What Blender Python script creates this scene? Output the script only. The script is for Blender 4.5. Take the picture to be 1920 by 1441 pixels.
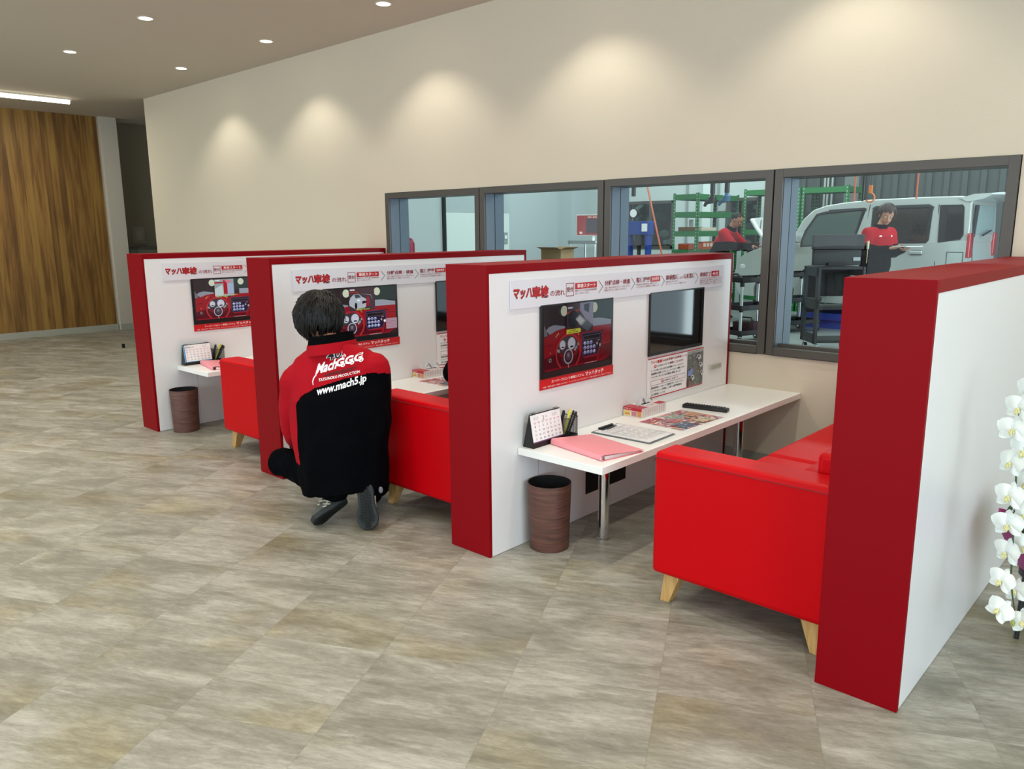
import bpy, bmesh, math, random
from mathutils import Vector, Matrix, noise
from mathutils.bvhtree import BVHTree
random.seed(7)
for o in list(bpy.data.objects): bpy.data.objects.remove(o)
S = bpy.context.scene
COL = S.collection
# ------------------------------------------------------------------ camera
CP = Vector((2.2273, -2.2658, 1.3892)); FPX = 1461.81
def cam_basis(yaw=-0.745, pitch=-0.1932, roll=-0.0072):
    sy, cy, cp, sp = math.sin(yaw), math.cos(yaw), math.cos(pitch), math.sin(pitch)
    f = Vector((sy*cp, cy*cp, sp)); r = Vector((cy, -sy, 0)); u = r.cross(f)
    c, s = math.cos(roll), math.sin(roll)
    return f, c*r + s*u, -s*r + c*u
CF, CR, CU = cam_basis()
cd = bpy.data.cameras.new('camera'); cam = bpy.data.objects.new('camera', cd); COL.objects.link(cam)
cd.sensor_width = 36; cd.lens = FPX/1920*36; cd.clip_start = .02; cd.clip_end = 200
cam.matrix_world = Matrix(((CR.x, CU.x, -CF.x, CP.x), (CR.y, CU.y, -CF.y, CP.y), (CR.z, CU.z, -CF.z, CP.z), (0, 0, 0, 1)))
S.camera = cam
def ray(px, py): return CF + CR*((px-960)/FPX) - CU*((py-720.5)/FPX)
def on(px, py, ax, v):
    """point of the place seen at a photo pixel, on the plane axis = v"""
    d = ray(px, py); return CP + d*((v-CP[ax])/d[ax])
# ------------------------------------------------------------------ light and exposure
S.view_settings.view_transform = 'Standard'; S.view_settings.look = 'None'
S.view_settings.gamma = 1; S.view_settings.use_curve_mapping = False
S.view_settings.exposure = 0.6
S.cycles.max_bounces = 8; S.cycles.diffuse_bounces = 4; S.cycles.glossy_bounces = 4
S.cycles.transparent_max_bounces = 12; S.cycles.sample_clamp_indirect = 4
S.cycles.use_denoising = True; S.cycles.caustics_reflective = False; S.cycles.caustics_refractive = False
w = bpy.data.worlds.new('overcast_sky'); S.world = w; w.use_nodes = True
w.node_tree.nodes['Background'].inputs[0].default_value = (.78, .88, 1, 1)
w.node_tree.nodes['Background'].inputs[1].default_value = 1.0
def area(name, loc, direction, sx, sy, energy, col):
    l = bpy.data.lights.new(name, 'AREA'); l.shape = 'RECTANGLE'; l.size = sx; l.size_y = sy; l.energy = energy; l.color = col
    o = bpy.data.objects.new(name, l); COL.objects.link(o); o.location = loc
    o.rotation_euler = Vector(direction).to_track_quat('-Z', 'Z').to_euler(); return o
# daylight entering through the glazed shopfront behind and beside the camera, and the workshop's open doors
area('daylight_front', (-2, -6.2, 1.5), (0, 1, 0), 12, 2.6, 135, (.88, .95, 1))
area('daylight_side', (5.6, -2.2, 1.5), (-1, .15, 0), 6.5, 2.6, 165, (.80, .92, 1))
area('workshop_light', (-3.0, 5.2, 4.35), (0, 0, -1), 9, 1.2, 200, (.94, 1, .99))
area('workshop_light', (-3.0, 9.6, 4.35), (0, 0, -1), 9, 1.2, 215, (.94, 1, .99))
area('workshop_door_daylight', (2.6, 7.5, 1.8), (-1, 0, 0), 5, 3, 130, (.88, .95, 1))

# ------------------------------------------------------------------ materials
def lin(h):
    h = h.lstrip('#'); h = h if len(h) == 6 else ''.join(x*2 for x in h); c = [int(h[i:i+2], 16)/255 for i in (0, 2, 4)]
    return tuple((x/12.92 if x <= .04045 else ((x+.055)/1.055)**2.4) for x in c) + (1,)
MATS = {}
def mat(name, col='#ffffff', rough=.5, metal=0, spec=.5, emis=None, es=1.0, coat=0):
    if name in MATS: return MATS[name]
    m = bpy.data.materials.new(name); m.use_nodes = True; b = m.node_tree.nodes['Principled BSDF']
    b.inputs['Base Color'].default_value = lin(col) if isinstance(col, str) else col
    b.inputs['Roughness'].default_value = rough; b.inputs['Metallic'].default_value = metal
    b.inputs['Specular IOR Level'].default_value = spec; b.inputs['Coat Weight'].default_value = coat
    if emis: b.inputs['Emission Color'].default_value = lin(emis); b.inputs['Emission Strength'].default_value = es
    MATS[name] = m; return m
def nodes(m): return m.node_tree.nodes, m.node_tree.links, m.node_tree.nodes['Principled BSDF']
def bump(m, scale, strength, dist=.002, sc3=None, detail=3):
    N, L, b = nodes(m)
    tc = N.new('ShaderNodeTexCoord'); mp = N.new('ShaderNodeMapping'); mp.inputs['Scale'].default_value = sc3 or (1, 1, 1)
    n = N.new('ShaderNodeTexNoise'); n.inputs['Scale'].default_value = scale; n.inputs['Detail'].default_value = detail
    bp = N.new('ShaderNodeBump'); bp.inputs['Strength'].default_value = strength; bp.inputs['Distance'].default_value = dist
    L.new(tc.outputs['Object'], mp.inputs[0]); L.new(mp.outputs[0], n.inputs['Vector']); L.new(n.outputs['Fac'], bp.inputs['Height']); L.new(bp.outputs[0], b.inputs['Normal'])
    return m
def ramp_noise(m, sc3, scale, stops, detail=6, dist=0, rough=.6):
    """base colour = ramp of a stretched noise in object space"""
    N, L, b = nodes(m)
    tc = N.new('ShaderNodeTexCoord'); mp = N.new('ShaderNodeMapping'); mp.inputs['Scale'].default_value = sc3
    n = N.new('ShaderNodeTexNoise'); n.inputs['Scale'].default_value = scale; n.inputs['Detail'].default_value = detail
    n.inputs['Distortion'].default_value = dist; n.inputs['Roughness'].default_value = rough
    r = N.new('ShaderNodeValToRGB'); e = r.color_ramp.elements
    while len(e) < len(stops): e.new(.5)
    for k, (p, c) in enumerate(stops): e[k].position = p; e[k].color = lin(c)
    L.new(tc.outputs['Object'], mp.inputs[0]); L.new(mp.outputs[0], n.inputs['Vector']); L.new(n.outputs['Fac'], r.inputs[0]); L.new(r.outputs[0], b.inputs['Base Color'])
    return m

M_wall = bump(mat('beige_wallpaper', '#d9cfbb', .9), 1, .25, .002, (60, 60, 260))
M_ceil = mat('ceiling_paint', '#cdc4b6', .95)
M_pale = mat('pale_wallpaper', '#c9c3b5', .9)
M_base = mat('grey_baseboard', '#a9aa9f', .6)
M_red = bump(mat('red_laminate', '#85000d', .5, spec=.12), 900, .06, .0005)
M_white = mat('white_laminate', '#eaeaec', .3)
M_seam = mat('panel_seam', '#8d8d90', .6)
M_desk = mat('white_desk_laminate', '#f6f6f4', .3)
M_leather = bump(mat('red_leather', '#c2000c', .42, spec=.13), 420, .12, .001)
M_stitch = mat('red_seam', '#7d0510', .6)
M_oak = ramp_noise(mat('light_oak', '#c9a36a', .5), (30, 30, 2.5), 3, [(.3, '#ab8247'), (.55, '#c79f63'), (.8, '#d6b27c')])
M_chrome = mat('chrome', '#dcdcdc', .07, 1)
M_black = mat('black_plastic', '#0c0c0e', .35)
M_blackm = mat('matte_black', '#050506', .8)
M_frame = mat('dark_grey_aluminium', '#57544f', .45, .3)
M_jamb = mat('shop_lit_aluminium', '#6c7886', .5, .2)  # blue-grey of the workshop light on the jambs, put into their colour
M_dsteel = mat('dark_steel', '#2a2d30', .45, .3)
M_alu = mat('bright_aluminium', '#c8ccd0', .3, .9)
M_paper = mat('white_paper', '#f0f0f2', .7)
M_ink = mat('black_ink', '#141214', .7)
M_sred = mat('sign_red', '#bd0713', .5)
M_dred = mat('dark_red_ink', '#8d0f22', .6)
M_wtext = mat('white_print', '#f4f0f0', .6)
M_board = mat('sign_board', '#e2e2ea', .4)
M_skin = mat('skin', '#b98468', .55); M_skin2 = mat('skin_tanned', '#a5735a', .55)
M_hair = mat('black_hair', '#060505', .5, spec=.35); M_hairb = mat('brown_hair', '#33231b', .5)
M_jred = bump(mat('red_jacket_cloth', '#a60016', .8, spec=.2), 30, .3, .006)
M_jblk = bump(mat('black_jacket_cloth', '#030407', .8, spec=.05), 26, .35, .008)
M_trou = bump(mat('black_trouser_cloth', '#030408', .85, spec=.05), 24, .4, .008)
M_lamp = mat('lamp_glow', '#ffffff', .5, emis='#fff4e2', es=9)
M_tube = mat('tube_glow', '#ffffff', .5, emis='#fff6dd', es=5)

# floor: square stone-look vinyl tiles laid at 27 degrees, streaks along the rows
def floor_mat():
    m = mat('stone_vinyl_tiles', '#9a968a', .42, spec=.4); N, L, b = nodes(m)
    tc = N.new('ShaderNodeTexCoord'); mp = N.new('ShaderNodeMapping'); mp.vector_type = 'POINT'
    mp.inputs['Rotation'].default_value = (0, 0, -math.atan2(.455, .889))
    L.new(tc.outputs['Object'], mp.inputs[0])
    sp = N.new('ShaderNodeSeparateXYZ'); L.new(mp.outputs[0], sp.inputs[0])
    def mth(op, a, b_=None):
        n = N.new('ShaderNodeMath'); n.operation = op
        for i, x in enumerate((a, b_)):
            if x is None: continue
            if isinstance(x, (int, float)): n.inputs[i].default_value = x
            else: L.new(x, n.inputs[i])
        return n.outputs[0]
    T = .457
    u = mth('DIVIDE', mth('ADD', sp.outputs[0], -.334), T); v = mth('DIVIDE', mth('ADD', sp.outputs[1], .83), T)
    fu, fv = mth('FLOOR', u), mth('FLOOR', v); ru, rv = mth('FRACT', u), mth('FRACT', v)
    cb = N.new('ShaderNodeCombineXYZ'); L.new(fu, cb.inputs[0]); L.new(fv, cb.inputs[1])
    wn = N.new('ShaderNodeTexWhiteNoise'); wn.noise_dimensions = '3D'; L.new(cb.outputs[0], wn.inputs['Vector'])
    # texture coordinate shifted at random from tile to tile
    sc = N.new('ShaderNodeVectorMath'); sc.operation = 'SCALE'; L.new(wn.outputs['Color'], sc.inputs[0]); sc.inputs['Scale'].default_value = 40
    ad = N.new('ShaderNodeVectorMath'); ad.operation = 'ADD'; L.new(mp.outputs[0], ad.inputs[0]); L.new(sc.outputs[0], ad.inputs[1])
    def nz(s3, scale, detail, rough, dist=0.):
        q = N.new('ShaderNodeMapping'); q.inputs['Scale'].default_value = s3; q.inputs['Rotation'].default_value = (0, 0, .2); L.new(ad.outputs[0], q.inputs[0])
        n = N.new('ShaderNodeTexNoise'); n.inputs['Scale'].default_value = scale; n.inputs['Detail'].default_value = detail
        n.inputs['Roughness'].default_value = rough; n.inputs['Distortion'].default_value = dist; L.new(q.outputs[0], n.inputs['Vector']); return n.outputs['Fac']
    a1 = nz((1, 3.2, 1), 2.2, 8, .65, .6); a2 = nz((1, 5, 1), 9, 6, .7, .4); a3 = nz((1, 1.6, 1), 1.6, 4, .5)
    a4 = nz((1, 4, 1), 26, 6, .8, .8)
    f = mth('ADD', mth('ADD', mth('ADD', mth('MULTIPLY', a1, .46), mth('MULTIPLY', a2, .27)), mth('MULTIPLY', a4, .22)), mth('MULTIPLY', wn.outputs['Value'], .035))
    r = N.new('ShaderNodeValToRGB'); e = r.color_ramp.elements
    for k in range(3): e.new(.5)
    for k, (p, c) in enumerate([(.36, '#716f64'), (.45, '#878579'), (.505, '#98968b'), (.56, '#aaa89e'), (.66, '#c3c2b9')]): e[k].position = p; e[k].color = lin(c)
    L.new(f, r.inputs[0])
    mx = N.new('ShaderNodeMix'); mx.data_type = 'RGBA'; mx.blend_type = 'MULTIPLY'
    tr = N.new('ShaderNodeValToRGB'); tr.color_ramp.elements[0].position = .52; tr.color_ramp.elements[1].position = .72
    tr.color_ramp.elements[0].color = (1, 1, 1, 1); tr.color_ramp.elements[1].color = lin('#e6dab4')
    L.new(a3, tr.inputs[0]); mx.inputs[0].default_value = .8; L.new(r.outputs[0], mx.inputs[6]); L.new(tr.outputs[0], mx.inputs[7])
    g = .0022/T
    def edge(x): return mth('MAXIMUM', mth('LESS_THAN', x, g), mth('GREATER_THAN', x, 1-g))
    ed = mth('MULTIPLY', mth('MAXIMUM', edge(ru), edge(rv)), .22)
    m2 = N.new('ShaderNodeMix'); m2.data_type = 'RGBA'; L.new(ed, m2.inputs[0]); L.new(mx.outputs[2], m2.inputs[6]); m2.inputs[7].default_value = lin('#6d675b')
    L.new(m2.outputs[2], b.inputs['Base Color'])
    bp = N.new('ShaderNodeBump'); bp.inputs['Strength'].default_value = .12; bp.inputs['Distance'].default_value = .001; L.new(a4, bp.inputs['Height']); L.new(bp.outputs[0], b.inputs['Normal'])
    rr = mth('ADD', mth('MULTIPLY', a2, .2), .32); L.new(rr, b.inputs['Roughness'])
    return m
M_floor = floor_mat()
def wood_wall_mat():
    m = mat('teak_veneer_boards', '#8d6a3d', .5); N, L, b = nodes(m)
    tc = N.new('ShaderNodeTexCoord'); sp = N.new('ShaderNodeSeparateXYZ'); L.new(tc.outputs['Object'], sp.inputs[0])
    d = N.new('ShaderNodeMath'); d.operation = 'DIVIDE'; L.new(sp.outputs[1], d.inputs[0]); d.inputs[1].default_value = .085
    fl = N.new('ShaderNodeMath'); fl.operation = 'FLOOR'; L.new(d.outputs[0], fl.inputs[0])
    wn = N.new('ShaderNodeTexWhiteNoise'); wn.noise_dimensions = '1D'; L.new(fl.outputs[0], wn.inputs['W'])
    sc = N.new('ShaderNodeVectorMath'); sc.operation = 'SCALE'; L.new(wn.outputs['Color'], sc.inputs[0]); sc.inputs['Scale'].default_value = 20
    ad = N.new('ShaderNodeVectorMath'); ad.operation = 'ADD'; L.new(tc.outputs['Object'], ad.inputs[0]); L.new(sc.outputs[0], ad.inputs[1])
    mp = N.new('ShaderNodeMapping'); mp.inputs['Scale'].default_value = (1, 14, .9); L.new(ad.outputs[0], mp.inputs[0])
    n = N.new('ShaderNodeTexNoise'); n.inputs['Scale'].default_value = 1.6; n.inputs['Detail'].default_value = 5; n.inputs['Distortion'].default_value = .6; L.new(mp.outputs[0], n.inputs['Vector'])
    a = N.new('ShaderNodeMath'); a.operation = 'MULTIPLY_ADD'; L.new(wn.outputs['Value'], a.inputs[0]); a.inputs[1].default_value = .30; L.new(n.outputs['Fac'], a.inputs[2])
    r = N.new('ShaderNodeValToRGB'); e = r.color_ramp.elements; e.new(.5); e.new(.5)
    for k, (p, c) in enumerate([(.38, '#5e401a'), (.55, '#755325'), (.68, '#8a6531'), (.85, '#9b783a')]): e[k].position = p; e[k].color = lin(c)
    L.new(a.outputs[0], r.inputs[0]); L.new(r.outputs[0], b.inputs['Base Color']); return m
M_teak = wood_wall_mat()
M_bin = ramp_noise(mat('walnut_veneer', '#54332a', .5), (1.2, 1.2, 26), 4, [(.3, '#3a231d'), (.5, '#5a382d'), (.72, '#71493b')], dist=1.2)
def glass_mat(name='window_glass', tint='#eef6f5', ior=1.33):
    m = bpy.data.materials.new(name); m.use_nodes = True; N = m.node_tree.nodes; L = m.node_tree.links; N.clear()
    o = N.new('ShaderNodeOutputMaterial'); t = N.new('ShaderNodeBsdfTransparent'); t.inputs[0].default_value = lin(tint)
    g = N.new('ShaderNodeBsdfGlossy'); g.inputs['Roughness'].default_value = .0
    fr = N.new('ShaderNodeFresnel'); fr.inputs[0].default_value = ior
    ge = N.new('ShaderNodeNewGeometry'); iv = N.new('ShaderNodeMath'); iv.operation = 'SUBTRACT'; iv.inputs[0].default_value = 1; L.new(ge.outputs['Backfacing'], iv.inputs[1])
    mu = N.new('ShaderNodeMath'); mu.operation = 'MULTIPLY'; L.new(fr.outputs[0], mu.inputs[0]); L.new(iv.outputs[0], mu.inputs[1])
    x = N.new('ShaderNodeMixShader'); L.new(mu.outputs[0], x.inputs[0]); L.new(t.outputs[0], x.inputs[1]); L.new(g.outputs[0], x.inputs[2]); L.new(x.outputs[0], o.inputs[0]); return m
M_glass = glass_mat(); M_cglass = glass_mat('car_glass', '#6d7a78', 1.6)

# ------------------------------------------------------------------ object helpers
def tag(o, label=None, cat=None, group=None, kind=None):
    if label: o['label'] = label
    if cat: o['category'] = cat
    if group: o['group'] = group
    if kind: o['kind'] = kind
    return o
def empty(name, loc=(0, 0, 0), label=None, cat=None, group=None):
    o = bpy.data.objects.new(name, None); COL.objects.link(o); o.location = loc; o.empty_display_size = .05
    return tag(o, label, cat, group)
def kids(o): return [c for c in bpy.data.objects if c.parent == o]
def copy_tree(o, parent=None):
    c = o.copy(); COL.objects.link(c); c.parent = parent
    for ch in kids(o): copy_tree(ch, c)
    return c
def dup(o, dx, label=None, dy=0):
    c = copy_tree(o); c.location = o.location + Vector((dx, dy, 0))
    if label: c['label'] = label
    return c
class MB:
    """collects shapes, links them as ONE mesh object"""
    def __init__(s): s.v = []; s.f = []; s.m = []
    def add(s, vs, fs, mi=0):
        n = len(s.v); s.v += [tuple(v) for v in vs]; s.f += [tuple(i+n for i in f) for f in fs]; s.m += [mi]*len(fs); return s
    def box(s, a, b, mi=0, M=None):
        (x0, y0, z0), (x1, y1, z1) = a, b
        vs = [(x, y, z) for z in (z0, z1) for x, y in ((x0, y0), (x1, y0), (x1, y1), (x0, y1))]
        if M: vs = [M @ Vector(v) for v in vs]
        return s.add(vs, [(3, 2, 1, 0), (4, 5, 6, 7), (0, 1, 5, 4), (1, 2, 6, 5), (2, 3, 7, 6), (3, 0, 4, 7)], mi)
    def prism(s, poly, mapf, d0, d1, mi=0):
        """poly in 2d, mapf(u, v, d) -> point"""
        n = len(poly); vs = [mapf(u, v, d0) for u, v in poly] + [mapf(u, v, d1) for u, v in poly]
        fs = [tuple(range(n))[::-1], tuple(range(n, 2*n))] + [(i, (i+1) % n, n+(i+1) % n, n+i) for i in range(n)]
        return s.add(vs, fs, mi)
    def tube(s, p0, p1, r0, r1=None, seg=16, mi=0, cap=True):
        p0, p1 = Vector(p0), Vector(p1); r1 = r0 if r1 is None else r1
        d = (p1-p0).normalized(); a = d.orthogonal().normalized(); b = d.cross(a)
        vs = []
        for p, r in ((p0, r0), (p1, r1)):
            vs += [p + (a*math.cos(t)+b*math.sin(t))*r for t in (2*math.pi*i/seg for i in range(seg))]
        fs = [(i, (i+1) % seg, seg+(i+1) % seg, seg+i) for i in range(seg)]
        if cap: fs += [tuple(range(seg))[::-1], tuple(range(seg, 2*seg))]
        return s.add(vs, fs, mi)
    def path(s, pts, r, seg=10, mi=0):
        pts = [Vector(p) for p in pts]; n = len(pts); rs = r if isinstance(r, (list, tuple)) else [r]*n
        ref = None; vs = []
        for i, p in enumerate(pts):
            d = (pts[min(i+1, n-1)]-pts[max(i-1, 0)]).normalized()
            if ref is None: ref = d.orthogonal().normalized()
            a = (ref-d*ref.dot(d)).normalized(); ref = a; b = d.cross(a)
            vs += [p+(a*math.cos(t)+b*math.sin(t))*rs[i] for t in (2*math.pi*k/seg for k in range(seg))]
        fs = [(i*seg+k, i*seg+(k+1) % seg, (i+1)*seg+(k+1) % seg, (i+1)*seg+k) for i in range(n-1) for k in range(seg)]
        fs += [tuple(range(seg))[::-1], tuple(range((n-1)*seg, n*seg))]
        return s.add(vs, fs, mi)
    def lathe(s, prof, c=(0, 0, 0), seg=32, mi=0):
        c = Vector(c); vs = [c+Vector((r*math.cos(t), r*math.sin(t), z)) for r, z in prof for t in (2*math.pi*k/seg for k in range(seg))]
        fs = [(i*seg+k, i*seg+(k+1) % seg, (i+1)*seg+(k+1) % seg, (i+1)*seg+k) for i in range(len(prof)-1) for k in range(seg)]
        return s.add(vs, fs, mi)
    def ell(s, c, r, seg=16, mi=0, M=None):
        c = Vector(c); r = (r, r, r) if isinstance(r, (int, float)) else r; h = seg//2; vs = []
        for i in range(h+1):
            ph = math.pi*i/h
            for k in range(seg):
                t = 2*math.pi*k/seg; v = Vector((r[0]*math.sin(ph)*math.cos(t), r[1]*math.sin(ph)*math.sin(t), r[2]*math.cos(ph)))
                vs.append(c+(M @ v if M else v))
        fs = [(i*seg+k, (i+1)*seg+k, (i+1)*seg+(k+1) % seg, i*seg+(k+1) % seg) for i in range(h) for k in range(seg)]
        return s.add(vs, fs, mi)
    def build(s, name, mats, parent=None, bevel=0, smooth=False, segs=2):
        me = bpy.data.meshes.new(name); me.from_pydata(s.v, [], s.f)
        mats = mats if isinstance(mats, (list, tuple)) else [mats]
        for m in mats: me.materials.append(m)
        me.polygons.foreach_set('material_index', s.m); me.update()
        bm = bmesh.new(); bm.from_mesh(me); bmesh.ops.remove_doubles(bm, verts=bm.verts, dist=1e-6)
        if bevel: bmesh.ops.recalc_face_normals(bm, faces=bm.faces)
        bm.to_mesh(me); bm.free()
        o = bpy.data.objects.new(name, me); COL.objects.link(o); o.parent = parent
        if bevel:
            b = o.modifiers.new('bevel', 'BEVEL'); b.width = bevel; b.segments = segs; b.limit_method = 'ANGLE'; b.angle_limit = .7
        if smooth or bevel: me.shade_smooth(); 
        if smooth or bevel: me.set_sharp_from_angle(angle=.7)
        return o
# text -> 2d mesh, with Blender's own built-in font
TXT = {}
def text2d(s, bold=0.0):
    k = (s, bold)
    if k in TXT: return TXT[k]
    cu = bpy.data.curves.new('t', 'FONT'); cu.body = s; cu.size = 1; cu.offset = bold; cu.resolution_u = 2; cu.fill_mode = 'FRONT'
    o = bpy.data.objects.new('t', cu); COL.objects.link(o)
    me = bpy.data.meshes.new_from_object(o.evaluated_get(bpy.context.evaluated_depsgraph_get()))
    vs = [(v.co.x, v.co.y) for v in me.vertices]; fs = [tuple(p.vertices) for p in me.polygons]
    bpy.data.objects.remove(o); bpy.data.curves.remove(cu); bpy.data.meshes.remove(me)
    if not vs: vs = [(0, 0)]
    x0 = min(v[0] for v in vs); x1 = max(v[0] for v in vs); y0 = min(v[1] for v in vs); y1 = max(v[1] for v in vs)
    TXT[k] = ([((x-x0)/max(x1-x0, 1e-6), (y-y0)/max(y1-y0, 1e-6)) for x, y in vs], fs); return TXT[k]
class Flat:
    """flat printed marks on a surface: origin + u*right + v*up, each mark a hair above the last"""
    def __init__(s, org, right, up, base=.0004, step=.00006):
        s.o, s.r, s.u = Vector(org), Vector(right), Vector(up); s.n = s.r.cross(s.u).normalized(); s.h = base; s.st = step; s.mb = MB(); s.mats = []
    def mi(s, m):
        if m not in s.mats: s.mats.append(m)
        return s.mats.index(m)
    def pt(s, u, v): return s.o+s.r*u+s.u*v+s.n*s.h
    def poly(s, pts, m): s.mb.add([s.pt(*p) for p in pts], [tuple(range(len(pts)))], s.mi(m)); s.h += s.st; return s
    def rect(s, u0, v0, u1, v1, m): return s.poly([(u0, v0), (u1, v0), (u1, v1), (u0, v1)], m)
    def oval(s, u, v, ru, rv, m, n=28, a0=0, a1=2*math.pi): return s.poly([(u+ru*math.cos(a0+(a1-a0)*i/n), v+rv*math.sin(a0+(a1-a0)*i/n)) for i in range(n)], m)
    def line(s, u0, v0, u1, v1, w, m):
        d = Vector((u1-u0, v1-v0)).normalized()*w/2; return s.poly([(u0+d.y, v0-d.x), (u1+d.y, v1-d.x), (u1-d.y, v1+d.x), (u0-d.y, v0+d.x)], m)
    def box(s, u0, v0, u1, v1, w, m):
        s.rect(u0, v0, u1, v0+w, m); s.rect(u0, v1-w, u1, v1, m); s.rect(u0, v0, u0+w, v1, m); return s.rect(u1-w, v0, u1, v1, m)
    def text(s, t, u0, v0, u1, v1, m, bold=0., skew=0.):
        vs, fs = text2d(t, bold); w, h = u1-u0, v1-v0
        s.mb.add([s.pt(u0+x*w+skew*y*h, v0+y*h) for x, y in vs], fs, s.mi(m)); s.h += s.st; return s
    def build(s, name, parent=None): return s.mb.build(name, s.mats, parent)

# ------------------------------------------------------------------ dimensions
W = 2.125; H = 1.2573; HC = 3.0355; T = .2418; PX = [-3.32, -1.6593, 0.0, 1.6573]
WX = [-3.3048, -2.1429, -.9603, .2284, 1.4286]; WT = 1.7266; WB = .6637; XC = -8.0; XR = 6.0; WTH = .21
DD = .4585; DY = .182; DZ = .46
# ------------------------------------------------------------------ the setting
def struct(mb, name, mats, parent=None, **k):
    o = mb.build(name, mats, parent, **k)
    if parent is None: o['kind'] = 'structure'
    return o
struct(MB().box((-10.6, -6.4, -.1), (XR, W+WTH, 0)).box((-10.6, W+WTH, -.1), (XC+.1, W+2.6, 0)), 'floor', M_floor)
struct(MB().box((-10.6, -6.4, HC), (XR, W+2.6, HC+.1)), 'ceiling', M_ceil)
b = MB(); b.box((XC, W, 0), (WX[0], W+WTH, HC)); b.box((WX[4], W, 0), (XR, W+WTH, HC)); b.box((WX[0], W, 0), (WX[4], W+WTH, WB)); b.box((WX[0], W, WT), (WX[4], W+WTH, HC))
struct(b, 'wall_back', M_wall)
struct(MB().box((XC+.001, W-.008, 0), (XR, W, .06)), 'baseboard_back', M_base)
struct(MB().box((-10.15, -6.4, 0), (-9.96, 2.27, HC)), 'wall_wood', M_teak)
struct(MB().box((-9.96, -6.4, 0), (-9.945, 2.28, .085)), 'baseboard_wood', M_base)
struct(MB().box((-10.15, 2.27, 0), (-9.98, 2.52, HC)).box((-9.98, 2.30, 0), (-9.90, 2.52, HC)), 'wall_pier', M_pale)
struct(MB().box((-9.90, 2.30, 0), (-9.888, 2.52, .085)), 'baseboard_pier', M_base)
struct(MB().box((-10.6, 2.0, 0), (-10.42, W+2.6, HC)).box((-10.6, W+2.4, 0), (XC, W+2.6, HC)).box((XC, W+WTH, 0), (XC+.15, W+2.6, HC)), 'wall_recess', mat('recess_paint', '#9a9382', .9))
# shopfront behind the camera and to its right: glazed, low upstand and mullions
def facade(nm, n, horizontal, fixed, a0, a1, k):
    b = MB(); g = MB()
    for i in range(n+1):
        t = a0+(a1-a0)*i/n
        if horizontal: b.box((t-.04, fixed-.05, 0), (t+.04, fixed+.05, HC))
        else: b.box((fixed-.05, t-.04, 0), (fixed+.05, t+.04, HC))
    for z0, z1 in ((0, .12), (2.75, HC)):
        if horizontal: b.box((a0, fixed-.05, z0), (a1, fixed+.05, z1))
        else: b.box((fixed-.05, a0, z0), (fixed+.05, a1, z1))
    o = struct(b, nm, M_frame)
    if horizontal: g.box((a0, fixed-.006, .12), (a1, fixed+.006, 2.75))
    else: g.box((fixed-.006, a0, .12), (fixed+.006, a1, 2.75))
    g.build('pane', M_glass, o)
facade('window_5', 8, True, -6.4, -10.5, XR, 0); facade('window_6', 5, False, XR, -6.4, W, 0)
# four workshop windows in the back wall: deep jamb, face frame, pane
for i in range(4):
    a, c = WX[i]+.004, WX[i+1]-.004; y0 = W-.012
    b = MB(); fw = .047
    b.box((a, y0, WB), (a+fw, W+WTH, WT)).box((c-fw, y0, WB), (c, W+WTH, WT)).box((a+fw, y0, WT-fw), (c-fw, W+WTH, WT)).box((a+fw, y0, WB), (c-fw, W+WTH, WB+fw))
    if i in (0, 3): pass
    fr = struct(b, 'window_%d' % (i+1), M_frame, bevel=.002)
    j = MB()
    for x0 in ((a+fw, a+fw+.003), (c-fw-.003, c-fw)):
        j.box((x0[0], W+.008, WB+fw), (x0[1], W+WTH/2-.004, WT-fw)).box((x0[0], W+WTH/2+.004, WB+fw), (x0[1], W+WTH-.002, WT-fw))
    j.build('jamb_lining', M_jamb, fr)
    MB().box((a+fw, W+WTH/2-.003, WB+fw), (c-fw, W+WTH/2+.003, WT-fw)).build('pane', M_glass, fr)
    MB().box((a+fw+.003, W+.05, WB+fw), (c-fw-.003, W+.075, WB+fw+.018)).build('sill_bead', M_frame, fr)

# ------------------------------------------------------------------ lobby lamps
def downlight(x, y, label):
    r = empty('ceiling_downlight', (x, y, HC), label, 'ceiling light', 'round recessed downlights in the lobby ceiling')
    MB().lathe([(.062, 0), (.064, -.004), (.052, -.006), (.048, 0)], seg=28).build('trim_ring', mat('lamp_trim', '#e8e4da', .5), r, smooth=True)
    MB().lathe([(.0001, -.0035), (.047, -.0035)], seg=28).build('lens', M_lamp, r)
    l = bpy.data.lights.new('downlight_beam', 'SPOT'); l.energy = SPOT; l.spot_size = math.radians(112); l.spot_blend = .5; l.shadow_soft_size = .035; l.color = (1, .93, .80)
    o = bpy.data.objects.new('downlight_beam', l); COL.objects.link(o); o.parent = r; o.location = (0, 0, -.012)
    return r
SPOT = 23
seen = {(-5.87, 0): 'recessed downlight in the wall-side row, farthest from the camera', (-4.24, 0): 'recessed downlight in the wall-side row, middle one of the three in view',
        (-2.61, 0): 'recessed downlight cut by the top edge, nearest the camera', (-5.87, 1): 'recessed downlight nearest the end of the ceiling tube light', (-4.24, 1): 'recessed downlight away from the wall, the nearer of its row'}
for x in (-5.87, -4.24, -2.61, -.98, .65, 2.28):
    for k, y in enumerate((1.62, .585, -.45, -1.485, -2.52, -3.555)):  # rows at negative y are unseen, added to brighten floor and desks
        downlight(x, y, seen.get((x, k), 'recessed downlight in the lobby ceiling outside the photo'))
t = empty('tube_light', (-8.63, .1, HC), 'long glowing tube light on the ceiling before the wooden wall', 'ceiling light')
MB().box((-.035, -1.4, -.018), (.035, 1.4, 0)).build('housing', mat('lamp_housing', '#e4e0d4', .5), t)
MB().path([(0, -1.385, -.04), (0, 1.385, -.04)], .022, 14).build('tube', M_tube, t, smooth=True)
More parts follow.
